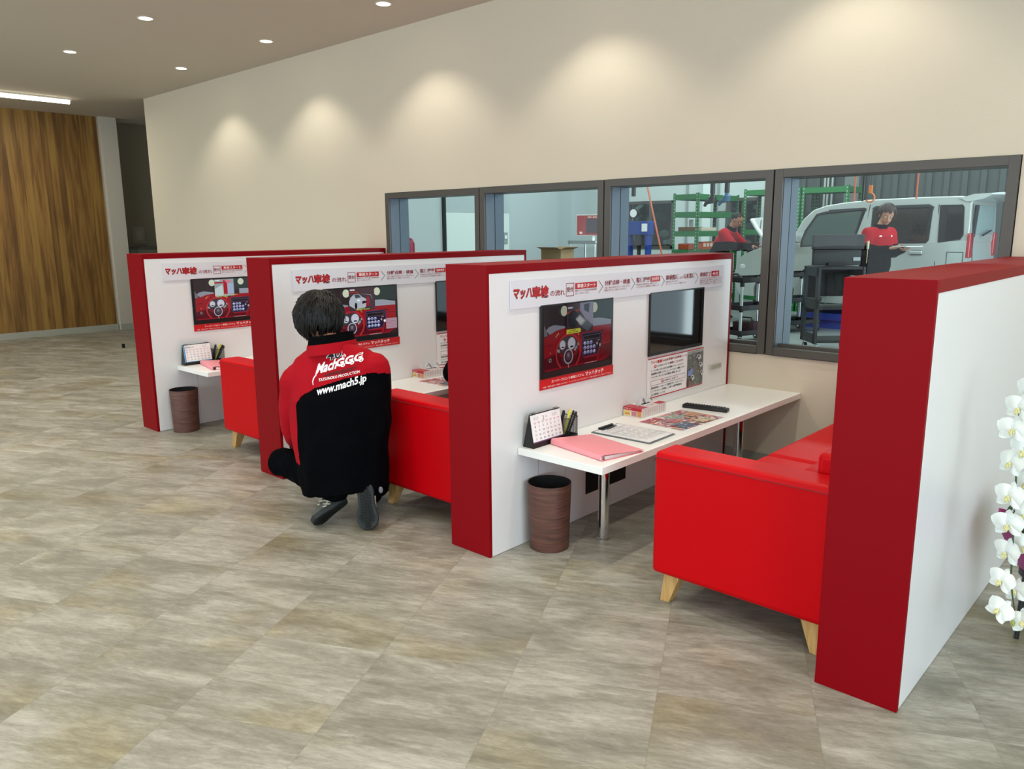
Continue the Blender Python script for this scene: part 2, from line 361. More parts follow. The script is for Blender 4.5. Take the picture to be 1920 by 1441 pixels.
l = area('tube_light_glow', (-8.63, .1, HC-.07), (0, 0, -1), .05, 2.7, 22, (1, .94, .80)); 
# fittings in the recess
p = empty('wall_panel', (-10.42, 2.9, 1.25), 'small pale switch panel on the wall of the dim recess', 'switch panel')
MB().box((0, -.09, 0), (.02, .09, .26)).build('plate', mat('panel_cream', '#aaa596', .6), p, bevel=.004); MB().box((.02, -.05, .05), (.026, .05, .2)).build('cover', mat('panel_cream2', '#b9b4a5', .6), p, bevel=.003)
p = empty('storage_box', (-10.2, 3.05, 0), 'low grey green cabinet standing in the dim recess beyond the partition', 'cabinet')
MB().box((-.2, -.35, 0), (.2, .35, 1.17)).build('body', mat('cabinet_green', '#6b6f5e', .6), p, bevel=.005); MB().box((-.21, -.36, 1.17), (.21, .36, 1.2)).build('top', mat('cabinet_top', '#4d4f47', .6), p, bevel=.004)
MB().box((-.02, -.012, 0), (.02, .012, .05)).build('floor_stop', M_blackm).location = (-7.9, 1.55, 0)
tag(bpy.data.objects['floor_stop'], 'tiny black door stop on the floor past the end partition', 'door stop')

# ------------------------------------------------------------------ booth partitions
PLAB = ['low white booth partition with red edging, farthest of the four, by the far waste bin',
        'low white booth partition with red edging, directly behind the crouching man',
        'low white booth partition with red edging holding the sign above the clipboard desk',
        'low white booth partition with red edging, the closest one, beside the orchids']
YE = W-.010
for i, x in enumerate(PX):
    r = empty('booth_partition', (x, 0, 0), PLAB[i], 'partition', 'red and white booth partitions')
    e = .035
    pb = MB().box((-T+.0015, .0167, .002), (-.0015, YE-.02, H-.03))
    for s0, s1, z0, z1 in () if i == 3 else ((.324, .3255, 0, .425), (.518, .5195, 0, .425)):
        pb.box((-.0013, s0, z0), (-.0011, s1, z1), 1)
    if i == 0: pb.box((-.0013, .5195, .06), (-.0011, YE-.05, .063), 1)
    pb.build('panel', [M_white, M_seam], r)
    MB().box((-T, 0, 0), (0, .0145, H)).build('end_cap', M_red, r, bevel=.0015)
    # thin red returns framing the white face
    t = MB(); t.box((-T, .0145, H-e), (0, YE, H)); t.box((-T, YE-.022, 0), (0, YE, H-e)); t.box((-T, .0145, 0), (0, .0165, H-e))
    t.build('edge_trim', M_red, r, bevel=.001)
    # dark cable box let into the panel below the desk
    if i < 3: MB().box((-.0010, .68, .115), (.0015, 1.022, .38)).build('cable_recess', M_blackm, r)

# ------------------------------------------------------------------ wall-mounted signs and screens
RY, UZ = (0, 1, 0), (0, 0, 1)
def banner(x, label):
    r = empty('banner_sign', (x, 0, 0), label, 'sign', 'inspection flow signs on the booth partitions')
    MB().box((0, .138, 1.0675), (.006, 1.988, 1.189)).build('board', M_board, r, bevel=.0006)
    F = Flat((.0062, 0, 0), RY, UZ)
    F.text('マッハ', .150, 1.1075, .272, 1.153, M_ink, .06, .12); F.text('マッハ', .1505, 1.1095, .270, 1.1535, M_sred, .04, .12)
    F.text('車検', .274, 1.104, .386, 1.158, M_ink, .05); F.text('車検', .276, 1.106, .384, 1.157, M_sred, .03)
    F.text('の流れ', .395, 1.107, .498, 1.134, M_dred, .012)
    F.box(.507, 1.100, .564, 1.160, .0028, M_dred); F.text('受付', .512, 1.119, .559, 1.142, M_dred, .02)
    F.rect(.573, 1.129, .739, 1.157, M_sred); F.text('車検スタート', .588, 1.133, .728, 1.153, M_wtext, .02)
    sm = dict(bold=.0)
    F.text('車検スタッフがお車の車検時間を', .573, 1.1165, .740, 1.1255, M_dred); F.text('詳しくお伺いします。', .573, 1.105, .680, 1.114, M_dred)
    for a in (.754, 1.027, 1.305, 1.658):
        F.line(a, 1.160, a+.032, 1.130, .0022, M_ink); F.line(a+.032, 1.130, a, 1.101, .0022, M_ink)
    F.text('分解点検・検査', .800, 1.133, 1.016, 1.157, M_dred, .02)
    F.text('点検・検査の状況はモニターに映し出され、', .800, 1.1175, 1.016, 1.1265, M_dred); F.text('映像を見ながらご確認いただけます。', .800, 1.105, .985, 1.114, M_dred)
    F.text('整備提案', 1.071, 1.133, 1.196, 1.158, M_dred, .02); F.rect(1.201, 1.131, 1.293, 1.159, M_sred); F.text('20分', 1.212, 1.136, 1.283, 1.155, M_wtext, .02)
    F.text('検査結果と整備箇所をご報告します。', 1.071, 1.1185, 1.262, 1.1265, M_dred); F.text('ムダな工賃のない整備費用をお見積りします！', 1.071, 1.1065, 1.290, 1.115, M_dred)
    F.text('車検整備', 1.350, 1.132, 1.482, 1.158, M_dred, .02); F.text('および', 1.488, 1.133, 1.530, 1.146, M_dred, .01); F.text('依頼整備', 1.534, 1.132, 1.650, 1.158, M_dred, .02)
    F.text('整備箇所は第一工場にて', 1.350, 1.1185, 1.478, 1.1265, M_dred); F.text('スピーディーにピットで整備します！', 1.350, 1.1065, 1.560, 1.115, M_dred)
    F.text('車検終了', 1.707, 1.132, 1.832, 1.158, M_dred, .02); F.rect(1.838, 1.131, 1.928, 1.160, M_sred); F.text('45分', 1.850, 1.136, 1.918, 1.155, M_wtext, .02)
    for k, s in enumerate(('その日のお車の状態をご説明いたします。', '整備記録簿・検査標章などをお渡しします。', '車検有効の期間、次回の点検についても', 'すべての作業が終わり、お支払いください。')):
        F.text(s, 1.708, 1.1185-.0105*k, 1.955+(.01 if k % 2 else 0), 1.1265-.0105*k, M_dred)
    F.build('lettering', r); return r
def strip(x, label):
    r = empty('caption_strip', (x, 0, 0), label, 'sign', 'red caption strips under the touch monitors')
    MB().box((0, .329, .691), (.004, .888, .739)).build('board', mat('caption_red', '#c8060f', .45), r, bevel=.0005)
    F = Flat((.0042, 0, 0), RY, UZ)
    F.text('スーパーフロント車検システム', .408, .7145, .650, .7285, M_wtext, .012); F.text('マッハタッチ', .660, .712, .806, .734, M_wtext, .02)
    F.text('※店舗　選択を画面でご確認いただけます。タッチパネルになっておりますので、画面に直接タッチして操作してください！', .346, .6985, .872, .7055, M_wtext)
    F.build('lettering', r); return r
def SC(nm, col, e=1.0): return mat('screen_'+nm, (0.004, 0.004, 0.004, 1), .12, spec=.4, emis=col, es=e)
def dashboard(F, e, k):
    c = lambda n, h: SC(n+k, h, e)
    F.rect(.345, .769, .866, 1.064, c('cabin', '#2c2226'))
    F.rect(.625, .98, .866, 1.064, c('cabin_green', '#2b3836'))
    F.line(.448, .965, .452, 1.064, .002, c('pillar', '#3a3236')); F.line(.775, .975, .772, 1.064, .002, c('pillar', '#3a3236'))
    F.poly([(.365, .957), (.385, .972), (.42, .978), (.50, .966), (.50, .94), (.39, .937)], c('hood', '#868993'))
    F.poly([(.352, .93), (.352, .985), (.378, .935)], c('mirror', '#6f6a74'))
    F.poly([(.70, .94), (.70, .985), (.76, .984), (.858, .968), (.858, .942)], c('bonnet', '#8f94a0'))
    F.poly([(.352, .78), (.352, .925), (.40, .94), (.44, .952), (.50, .958), (.62, .925), (.655, .948), (.858, .946), (.858, .80), (.80, .775), (.36, .772)], c('dash', '#8e1420'))
    F.poly([(.352, .78), (.352, .83), (.45, .85), (.62, .84), (.66, .78)], c('dash_low', '#4d0f1b')); F.poly([(.76, .78), (.858, .80), (.858, .855), (.77, .85)], c('dash_low2', '#5f111d'))
    F.rect(.72, .915, .80, .922, c('vent', '#4a0d14')); F.line(.72, .905, .858, .903, .002, c('vent', '#4a0d14')); F.line(.63, .86, .858, .868, .0016, c('vent', '#4a0d14'))
    F.poly([(.625, .92), (.77, .92), (.782, .905), (.782, .87), (.752, .81), (.64, .806), (.625, .83)], c('console', '#3c3a55'))
    F.poly([(.630, .916), (.767, .916), (.777, .904), (.777, .872), (.749, .814), (.643, .81), (.630, .832)], c('console2', '#17152e'))
    F.rect(.634, .886, .768, .908, c('radio_edge', '#5b4a58')); F.rect(.637, .889, .765, .905, c('radio', '#141018'))
    for q in range(11):
        rr_, cc_ = divmod(q, 4) if q >= 3 else (0, q)
        if q >= 3: rr_, cc_ = 1+(q-3)//4, (q-3) % 4
        u, v = .648+.024*cc_, .872-.022*rr_
        F.oval(u, v, .010, .0085, c('key', '#b9bfe8')); F.oval(u, v-.001, .007, .006, c('key2', '#3b3f86')); F.text(str((q+1) % 10), u-.003, v-.004, u+.003, v+.005, c('lit', '#f4f4ff'))
    F.oval(.742, .862, .006, .007, c('knob', '#a99')); F.oval(.765, .852, .007, .008, c('knob', '#a99')); F.rect(.742, .877, .762, .879, c('lit2', '#e9a0a0'))
    F.poly([(.64, .80), (.745, .80), (.738, .782), (.645, .782)], c('ac', '#5c0e18')); F.rect(.65, .785, .69, .797, c('vent', '#4a0d14')); F.rect(.70, .785, .735, .797, c('vent', '#4a0d14'))
    F.rect(.646, .7755, .742, .7775, c('lit3', '#c8b8b8'))
    # cluster, gauges, wheel
    F.poly([(.435, .845), (.445, .89), (.475, .915), (.545, .92), (.585, .89), (.60, .85)], c('cluster', '#3a353c'))
    for u, v, q in ((.478, .882, .0225), (.543, .883, .030)):
        F.oval(u, v, q, q*.98, c('dial_rim', '#777c88')); F.oval(u, v, q*.92, q*.9, c('dial', '#c3c6d2'))
        for a in range(11):
            t = math.radians(220-26*a); F.line(u+q*.66*math.cos(t), v+q*.64*math.sin(t), u+q*.86*math.cos(t), v+q*.84*math.sin(t), .0011, c('tick', '#3a3c4c'))
        F.line(u, v, u+q*.7*math.cos(.8), v+q*.7*math.sin(.8), .0013, c('needle', '#c02030')); F.rect(u-q*.35, v-q*.62, u+q*.4, v-q*.35, c('odo', '#111118'))
    for u, v in ((.43, .925), (.437, .932), (.446, .937), (.578, .935), (.587, .928), (.594, .92)): F.oval(u, v, .0032, .0038, c('warn', '#e0a060'))
    for u, v in ((.437, .862), (.449, .857), (.59, .876), (.577, .862), (.567, .853)): F.oval(u, v, .006, .007, c('small', '#b8a8a8')); F.oval(u, v, .0025, .003, c('tick', '#3a3c4c'))
    n = 34; cu, cv, ru, rv = .518, .845, .094, .088
    for a in range(n):
        t0, t1 = math.radians(-52)+math.radians(284)*a/n, math.radians(-52)+math.radians(284)*(a+1)/n
        F.mb.add([F.pt(cu+ru*f*math.cos(t), cv+rv*f*math.sin(t)) for f, t in ((1, t0), (1, t1), (.88, t1), (.88, t0))], [(0, 1, 2, 3)], F.mi(c('wheel', '#a52a2e')))
    F.h += F.st
    F.poly([(.448, .85), (.49, .835), (.49, .818), (.45, .832)], c('spoke', '#701820')); F.poly([(.588, .85), (.548, .835), (.548, .818), (.586, .832)], c('spoke', '#701820'))
    F.oval(.518, .825, .034, .035, c('hub_ring', '#a8a8ac')); F.oval(.518, .825, .028, .029, c('hub_dark', '#2b2430')); F.oval(.518, .828, .020, .021, c('hub_mid', '#463a48')); F.oval(.517, .832, .009, .010, c('hub_light', '#78707e'))
    F.line(.516, .792, .520, .772, .0035, c('hub_ring', '#a8a8ac'))
    F.oval(.387, .822, .008, .009, c('hub_ring', '#a8a8ac')); F.oval(.387, .822, .0055, .0062, c('dash_low', '#4d0f1b')); F.oval(.387, .855, .003, .003, c('warn', '#e0a060'))
    for u in (.372, .384, .396): F.oval(u, .89, .004, .004, c('dash_low2', '#5f111d'))
    F.oval(.484, 1.037, .024, .024, c('moon', '#c6cbb4')); F.oval(.712, 1.037, .024, .024, c('moon', '#c6cbb4'))
def monitor(x, k, e, label):
    r = empty('touch_monitor', (x, 0, 0), label, 'monitor', 'touch monitors on the booth partitions')
    MB().box((0, .3295, .7405), (.007, .8775, 1.0725)).build('bezel', M_black, r, bevel=.002)
    F = Flat((.0073, 0, 0), RY, UZ); dashboard(F, e, k); c = lambda n, h: SC(n+k, h, e)
    if k == '_a':     # kiosk photograph with a yellow caption
        F.rect(.503, .928, .702, 1.066, c('photo', '#3a2630')); F.rect(.503, 1.032, .60, 1.066, c('photo_top', '#463238')); F.text('車検受付', .512, 1.043, .548, 1.052, c('lit', '#f4f4ff'), .02)
        F.poly([(.503, 1.02), (.60, 1.03), (.60, 1.038), (.503, 1.030)], c('photo_band', '#963022')); F.oval(.55, .995, .036, .04, c('photo_black', '#19151c'))
        F.poly([(.60, 1.066), (.702, 1.066), (.702, .955), (.655, .975), (.60, 1.03)], c('kiosk', '#8a8498')); F.poly([(.63, 1.057), (.672, 1.06), (.668, 1.015), (.632, 1.030)], c('kiosk_screen', '#2e3a4a'))
        F.poly([(.566, .995), (.60, 1.012), (.655, .975), (.64, .955), (.60, .962)], c('card', '#8c8c8c')); F.poly([(.572, .99), (.598, 1.004), (.632, .982), (.61, .965)], c('card2', '#b7b9b6'))
        F.poly([(.61, .955), (.655, .985), (.695, .955), (.66, .928)], c('keyp', '#50545a')); F.rect(.501, .929, .598, .9495, c('cap', '#d5cf3c')); F.oval(.598, .9392, .0095, .0102, c('cap', '#d5cf3c'))
        F.text('自動車検査証', .525, .9415, .575, .9465, c('tickd', '#242420'), .02); F.text('自賠責・納税証明書', .510, .9325, .587, .9375, c('tickd', '#242420'), .02)
    elif k == '_b':   # white minivan being checked
        F.rect(.503, .928, .692, 1.066, c('photo', '#43323a')); F.text('車検開始', .512, 1.05, .547, 1.059, c('lit', '#f4f4ff'), .02); F.rect(.503, 1.036, .572, 1.043, c('photo_band', '#963022'))
        F.poly([(.503, .985), (.515, 1.01), (.54, 1.028), (.575, 1.03), (.60, 1.01), (.632, .995), (.637, .965), (.62, .945), (.55, .938), (.505, .962)], c('van', '#a9b0b8'))
        F.poly([(.542, 1.026), (.573, 1.028), (.592, 1.008), (.552, 1.004)], c('van_glass', '#39434e')); F.poly([(.56, .995), (.578, .997), (.585, .985), (.566, .984)], c('van_lamp', '#dfe6ec')); F.oval(.552, .958, .009, .020, c('photo_black', '#19151c')); F.poly([(.60, .985), (.633, .985), (.63, .972), (.598, .968)], c('photo_black', '#19151c'))
        F.poly([(.625, .95), (.63, 1.0), (.642, 1.012), (.655, .995), (.652, .955)], c('mechanic', '#8a2036')); F.poly([(.575, 1.03), (.66, 1.02), (.68, .985), (.664, 1.022)], c('raised', '#8f94a0'))
        F.text('検査状況を画面でご確認いただけます', .553, .931, .652, .940, c('cap', '#d5cf3c'), .02)
        F.rect(.775, .80, .86, .865, c('note', '#a98b98')); [F.line(.782, .856-.009*q, .850, .856-.009*q, .0016, c('note2', '#6a4550')) for q in range(6)]; F.oval(.765, .852, .007, .008, c('lit', '#f4f4ff'))
    else:             # pale photo with a red panel
        F.rect(.503, .935, .655, 1.060, c('paleph', '#8f9c9c')); F.poly([(.503, .94), (.503, .99), (.565, 1.02), (.57, .94)], c('paleph2', '#b9c6c2')); F.rect(.573, .95, .603, 1.055, c('redp', '#a31224')); F.poly([(.58, 1.05), (.62, 1.055), (.64, 1.035), (.603, 1.03)], c('paleph3', '#c4788a'))
        F.rect(.603, .95, .65, 1.028, c('paleph4', '#9ba9c4')); F.rect(.503, 1.030, .572, 1.040, c('redp', '#a31224')); F.text('車検開始', .512, 1.048, .547, 1.057, c('lit', '#f4f4ff'), .02)
        F.text('画面でご確認いただけます', .545, .938, .68, .945, c('cap', '#d5cf3c'), .02); F.text('車検スタート案内', .51, .928, .60, .935, c('cap2', '#9ad06a'), .02)
    F.build('screen_picture', r); return r
def television(x, label):
    r = empty('television', (x, 0, 0), label, 'television', 'black televisions on the booth partitions')
    MB().box((0, 1.204, .7385), (.010, 1.764, 1.0735)).build('body', M_black, r, bevel=.002)
    MB().box((.0102, 1.209, .757), (.0106, 1.757, 1.066)).build('screen', mat('dark_glass', '#04070a', .06, spec=.9), r)
    MB().box((.0102, 1.45, .741), (.0125, 1.52, .748)).build('sensor_bar', M_dsteel, r)
    return r
def poster(x, label):
    r = empty('race_poster', (x, 0, 0), label, 'poster', 'race posters under the televisions')
    MB().box((0, 1.204, .507), (.003, 1.792, .725)).build('sheet', M_paper, r)
    F = Flat((.0032, 0, 0), RY, UZ); bk = M_ink
    F.rect(1.204, .7195, 1.792, .725, M_sred); F.rect(1.204, .507, 1.792, .5125, M_sred)
    F.text('マッハ', 1.233, .693, 1.292, .709, M_sred, .03, .1); F.text('車検', 1.294, .692, 1.345, .710, M_sred, .035); F.text('は日本最高峰の自動車レース', 1.352, .694, 1.600, .708, M_dred, .02)
    F.oval(1.278, .6775, .012, .008, M_sred); F.oval(1.281, .6775, .007, .004, M_paper); F.rect(1.279, .675, 1.292, .678, M_sred); F.text('SUPER GT', 1.296, .673, 1.395, .682, bk, .01, .1); F.text('に参戦しています！', 1.402, .672, 1.565, .685, M_dred, .02)
    for k, (s, e) in enumerate((('レースで培った確かな技術を車検にフィードバック！', 1.566), ('独自開発の車検システム スーパーフロント車検システム', 1.585), ('マッハタッチにより45分車検を実現しました！', 1.540))):
        F.text(s, 1.238, .6505-.0175*k, e, .6625-.0175*k, bk, .012)
    F.box(1.234, .575, 1.589, .602, .0016, M_dred); F.oval(1.352, .5885, .012, .008, M_sred); F.oval(1.355, .5885, .007, .004, M_paper); F.rect(1.353, .586, 1.366, .589, M_sred); F.text('SUPER GT', 1.370, .584, 1.440, .593, bk, .01, .1); F.text('とは？？', 1.448, .583, 1.510, .594, bk, .015)
    for k, (s, e) in enumerate((('国際自動車レースの一つで国内外のトップメーカーと', 1.570), ('トップドライバーが参戦し、日本一の観客動員数を', 1.555), ('誇る自動車レースです。', 1.386))):
        F.text(s, 1.238, .5555-.018*k, e, .5680-.018*k, bk, .012)
    P = lambda n, h: mat('poster_'+n, h, .6)
    F.rect(1.610, .5145, 1.788, .7165, P('asphalt', '#6c706c')); F.rect(1.610, .70, 1.668, .7165, P('track', '#9aa09c')); F.rect(1.676, .702, 1.788, .7165, P('track', '#9aa09c'))
    rnd = random.Random(3)
    for k in range(60):
        u, v = rnd.uniform(1.612, 1.76), rnd.uniform(.517, .70); s = rnd.uniform(.006, .02)
        F.poly([(u, v), (u+s, v+rnd.uniform(-.004, .006)), (u+s*.9, v+rnd.uniform(.003, .008)), (u+s*.2, v+rnd.uniform(.004, .009))], P(*rnd.choice([('car_white', '#c9cdce'), ('grass', '#68705c'), ('dark', '#3c3f42'), ('blue', '#5a6b9a'), ('sand', '#9a8f7c'), ('grey', '#868b8d')])))
    for u, v, s in ((1.70, .672, .05), (1.725, .625, .045), (1.745, .575, .04), (1.64, .56, .04)):
        F.poly([(u, v), (u+s*.3, v+.018), (u+s, v+.014), (u+s*1.2, v-.004), (u+s*.7, v-.014)], P('car_white', '#c9cdce')); F.oval(u+s*.25, v-.004, .006, .009, P('dark', '#3c3f42')); F.poly([(u+s*.35, v+.012), (u+s*.8, v+.011), (u+s*.75, v+.003), (u+s*.3, v+.003)], P('dark', '#3c3f42'))
    F.poly([(1.612, .605), (1.66, .62), (1.672, .60), (1.65, .575), (1.612, .58)], P('blue2', '#7a90c4')); F.rect(1.610, .5145, 1.625, .558, M_dred)
    F.build('printing', r); return r
def outlet(x, label):
    r = empty('wall_outlet', (x, 0, 0), label, 'outlet', 'socket plates on the booth partitions')
    MB().box((0, 1.868, .577), (.006, 2.012, .605)).build('plate', mat('outlet_plate', '#c9c9c2', .5), r, bevel=.001)
    b = MB()
    for k in range(3): b.box((.006, 1.885+.042*k, .580), (.0075, 1.921+.042*k, .602))
    b.build('socket', mat('outlet_socket', '#a7a79c', .5), r, bevel=.0008); return r
banner(PX[2]+.0006, 'long inspection flow sign above the blank television and near touch monitor')
strip(PX[2]+.0006, 'red caption strip under the monitor in the clipboard booth')
monitor(PX[2]+.0006, '_a', .32, 'touch monitor showing a red dashboard with a yellow caption')
television(PX[2]+.0006, 'blank black television above the race poster, nearest the camera')
poster(PX[2]+.0006, 'race poster with photos of racing cars in the clipboard booth')
outlet(PX[2]+.0006, 'small grey socket plate beside the near race poster')
banner(PX[1]+.0006, 'long inspection flow sign above the crouching man\'s head')
strip(PX[1]+.0006, 'red caption strip partly hidden by the crouching man\'s shoulder')
monitor(PX[1]+.0006, '_b', .62, 'touch monitor showing a red dashboard and a silver car')
television(PX[1]+.0006, 'blank television mostly hidden behind the clipboard booth\'s partition')
poster(PX[1]+.0006, 'race poster partly hidden behind the clipboard booth\'s partition')
banner(PX[0]+.0006, 'inspection flow sign on the far partition, its end hidden')
strip(PX[0]+.0006, 'red caption strip on the far partition by the brown bin')
monitor(PX[0]+.0006, '_c', .62, 'touch monitor showing a red dashboard on the far partition')

# ------------------------------------------------------------------ desks
def desk(x, label):
    r = empty('booth_desk', (x, 0, 0), label, 'desk', 'white booth desks')
    MB().box((.002, DY, DZ-.032), (DD, W-.001, DZ)).build('desk_top', M_desk, r, bevel=.0015)
    for y in (.505, 1.82):
        MB().tube((.235, y, 0), (.235, y, DZ-.033), .0255, seg=28).lathe([(.0257, 0), (.031, 0), (.031, .006), (.0257, .010)], (.235, y, 0), 28).lathe([(.0257, DZ-.042), (.04, DZ-.038), (.04, DZ-.0325)], (.235, y, 0), 28).build('leg', M_chrome, r, smooth=True)
    return r
d3 = desk(PX[2], 'white booth desk with clipboard, leaflet and remote control on it')
desk(PX[1], 'white booth desk partly hidden behind the crouching man')
desk(PX[0], 'white booth desk at the far partition with folder and calendar')

# ------------------------------------------------------------------ sofas
def sofa(x, label, dx=0):
    r = empty('red_sofa', (x+dx, 0, 0), label, 'sofa', 'red leather booth sofas')
    x0, x1, y0, y1 = .735, 1.395, .12, 2.07
    def arm(ya, yb):
        a = MB().box((x0, ya, .122), (x1, yb, .597)).build('armrest', M_leather, r, bevel=.020, segs=4)
        return a
    a = arm(y0, y0+.145); arm(y1-.145, y1)
    MB().path([(x0+.001, y0+.004, .560), (x0+.010, y0-.0005, .5725), (x0+.05, y0-.0006, .5735), (x1-.01, y0-.0006, .5735)], .0016, 6).build('piping', M_stitch, a)
    MB().box((x0+.02, y0+.14, .125), (x1-.01, y1-.14, .27)).build('base', M_leather, r, bevel=.008)
    for k in range(2):
        ya = y0+.147+k*.828; MB().box((x0-.012, ya, .262), (x1-.20, ya+.823, .372)).build('seat_cushion', M_leather, r, bevel=.03, segs=5)
    bk = MB(); 
    for k in range(2):
        ya = y0+.148+k*.828
        Mx = Matrix.Translation((x1-.215, 0, .33)) @ Matrix.Rotation(math.radians(8), 4, 'Y')
        bk = MB().box((0, ya, 0), (.11, ya+.821, .27), M=Mx)
        bk.build('back_cushion', M_leather, r, bevel=.035, segs=5)
    MB().box((x1-.12, y0+.146, .125), (x1, y1-.146, .66)).build('backrest', M_leather, r, bevel=.02, segs=3)
    for lx, ly, ox, oy in ((x0+.07, y0+.075, -.03, -.018), (x1-.07, y0+.075, .03, -.018), (x0+.07, y1-.075, -.03, .018), (x1-.07, y1-.075, .03, .018)):
        a, c = .034, .019
        vs = [(lx+sx*a, ly+sy*a, .124) for sx, sy in ((-1, -1), (1, -1), (1, 1), (-1, 1))]+[(lx+ox+sx*c, ly+oy+sy*c, 0) for sx, sy in ((-1, -1), (1, -1), (1, 1), (-1, 1))]
        MB().add(vs, [(0, 1, 2, 3), (7, 6, 5, 4), (0, 4, 5, 1), (1, 5, 6, 2), (2, 6, 7, 3), (3, 7, 4, 0)]).build('leg', M_oak, r, bevel=.002)
    return r
sofa(PX[2], 'red leather booth sofa facing the clipboard desk')
sofa(PX[1], 'red leather booth sofa beside the crouching man', .0)
sofa(PX[0], 'red leather booth sofa at the far desk with the pink folder', .018)

# ------------------------------------------------------------------ small things on and under the desks
def bin_(x, y, label):
    r = empty('waste_bin', (x, y, 0), label, 'waste bin', 'round wood-veneer waste bins')
    MB().lathe([(.0001, .004), (.084, .004), (.086, 0), (.088, .002), (.097, .300), (.0965, .3025), (.095, .302)], seg=48).build('shell', M_bin, r, smooth=True)
    MB().lathe([(.095, .302), (.093, .300), (.083, .01), (.0001, .008)], seg=48).build('liner', M_blackm, r, smooth=True); return r
bin_(.103, .278, 'brown wood-veneer waste bin under the clipboard desk'); bin_(PX[0]+.103, .165, 'brown wood-veneer waste bin at the far partition')
def calendar(x, y, label, dark, pale):
    r = empty('desk_calendar', (x, y, DZ), label, 'calendar', 'desk calendars in the booths')
    # triangular card stand, front face leans back, page faces +x
    L_ = .208; hb = .148; m = lambda u, v, d: (u, d, v)
    MB().prism([(0, 0), (.062, 0), (.060, .028), (.034, hb)], m, 0, .0012).prism([(0, 0), (.0012, 0), (.0352, hb), (.034, hb)], m, 0, L_).prism([(.0608, 0), (.062, 0), (.0352, hb), (.034, hb)], m, 0, L_).prism([(0, 0), (.062, 0), (.062, .0012), (0, .0012)], m, 0, L_).build('stand', M_black, r)
    up = Vector((.0348-.062, 0, hb)).normalized(); n = Vector((hb, 0, .062-.0348)).normalized()
    o = Vector((.062, .003, 0))+up*.022+n*.0006
    MB().add([o+Vector((0, u, 0))+up*v+n*d for d in (0, .0012) for u, v in ((0, 0), (.203, 0), (.203, .124), (0, .124))], [(3, 2, 1, 0), (4, 5, 6, 7), (0, 1, 5, 4), (1, 2, 6, 5), (2, 3, 7, 6), (3, 0, 4, 7)]).build('page', M_paper, r)
    F = Flat(o+n*.0012, (0, 1, 0), up); F.n = n; g = mat('calendar_grey', '#77777f', .7); rd = mat('calendar_red', '#c8485a', .7)
    F.rect(0, 0, .203, .005, mat('calendar_purple', '#6a3a6c', .6) if dark else mat('calendar_blue', '#5b9ac4', .6))
    if dark: F.text('2', .079, .094, .090, .112, M_ink); F.text('2月', .096, .101, .106, .110, g)
    else: F.rect(0, 0, .012, .124, mat('calendar_blue', '#5b9ac4', .6)); F.text('2', .018, .100, .026, .116, g, .02); F.text('February 2026', .03, .102, .08, .110, g, .01)
    for k in range(2): F.text('29 30 31', .02+.125*k, .100, .05+.125*k, .105, g); F.text('26 27 28', .02+.125*k, .108, .05+.125*k, .113, g)
    for c in range(7):
        u = .016+.0262*c
        F.rect(u, .088, u+.017, .0895, rd); F.text('日月火水木金土'[c], u+.004, .081, u+.011, .087, rd if c in (0, 6) else g)
        for w_ in range(4):
            dd = w_*7+c+1; F.text(str(dd), u+(.005 if dd < 10 else .002), .066-.018*w_, u+(.0105 if dd < 10 else .0135), .0745-.018*w_, rd if c == 0 else M_ink)
    F.build('printing', r)
    for cs in (range(5), range(24, 29)):
      s = MB()
      for c in cs:
        yy = .012+.0065*c; s.path([(.034+.006*math.cos(t), yy, hb-.001+.006*math.sin(t)) for t in [math.radians(-80+40*k) for k in range(8)]], .0007, 5)
      s.build('spiral_rings', M_black, r)
    return r
calendar(.010, .208, 'black desk calendar beside the mesh pen cup on the clipboard desk', True, False)
calendar(PX[0]+.010, .208, 'desk calendar with blue page edge on the far desk', False, True)
def cup(x, y, label, seed):
    r = empty('pen_cup', (x, y, DZ), label, 'pen cup', 'square mesh pen cups'); R = .037; hh = .098; b = MB()
    for s in range(4):
        M = Matrix.Rotation(math.pi/2*s, 4, 'Z')
        for k in range(17): a = -R+2*R*k/16; b.box((a-.00035, -R-.0004, 0), (a+.00035, -R+.0004, hh-.004*math.sin(math.pi*k/16)), M=M)
        for k in range(22): z = hh*k/22; b.box((-R, -R-.0004, z-.00035), (R, -R+.0004, z+.00035), M=M)
    b.build('mesh_wall', M_blackm, r)
    q = MB(); q.box((-R, -R, 0), (R, R, .003)); b = MB()
    for s in range(4):
        M = Matrix.Rotation(math.pi/2*s, 4, 'Z'); q.box((-R, -R-.001, 0), (R, -R+.001, .016), M=M)
        b.path([M @ Vector((-R+2*R*k/10, -R, hh-.006*math.sin(math.pi*k/10))) for k in range(11)], .0017, 8)
    b.build('rim', M_black, r); q.build('base', M_black, r)
    return r
def pen(p0, p1, m, label, nm='pen', rad=.0045):
    p0, p1 = Vector(p0), Vector(p1); r = empty(nm, p0, label, 'pen', 'pens in the mesh cups'); d = p1-p0
    MB().tube((0, 0, 0), d*.72, rad, seg=10).tube((0, 0, 0), -d.normalized()*.008, rad, .001, seg=10).build('barrel', m, r, smooth=True)
    MB().tube(d*.721, d, rad*1.12, rad*.9, seg=10).box(tuple(d*.80+Vector((-.001, rad, -.001))), tuple(d*.98+Vector((.001, rad+.002, .001)))).build('cap', mat('yellow_cap', '#e4e65a', .5) if 'yellow' in label else M_black, r, smooth=True)
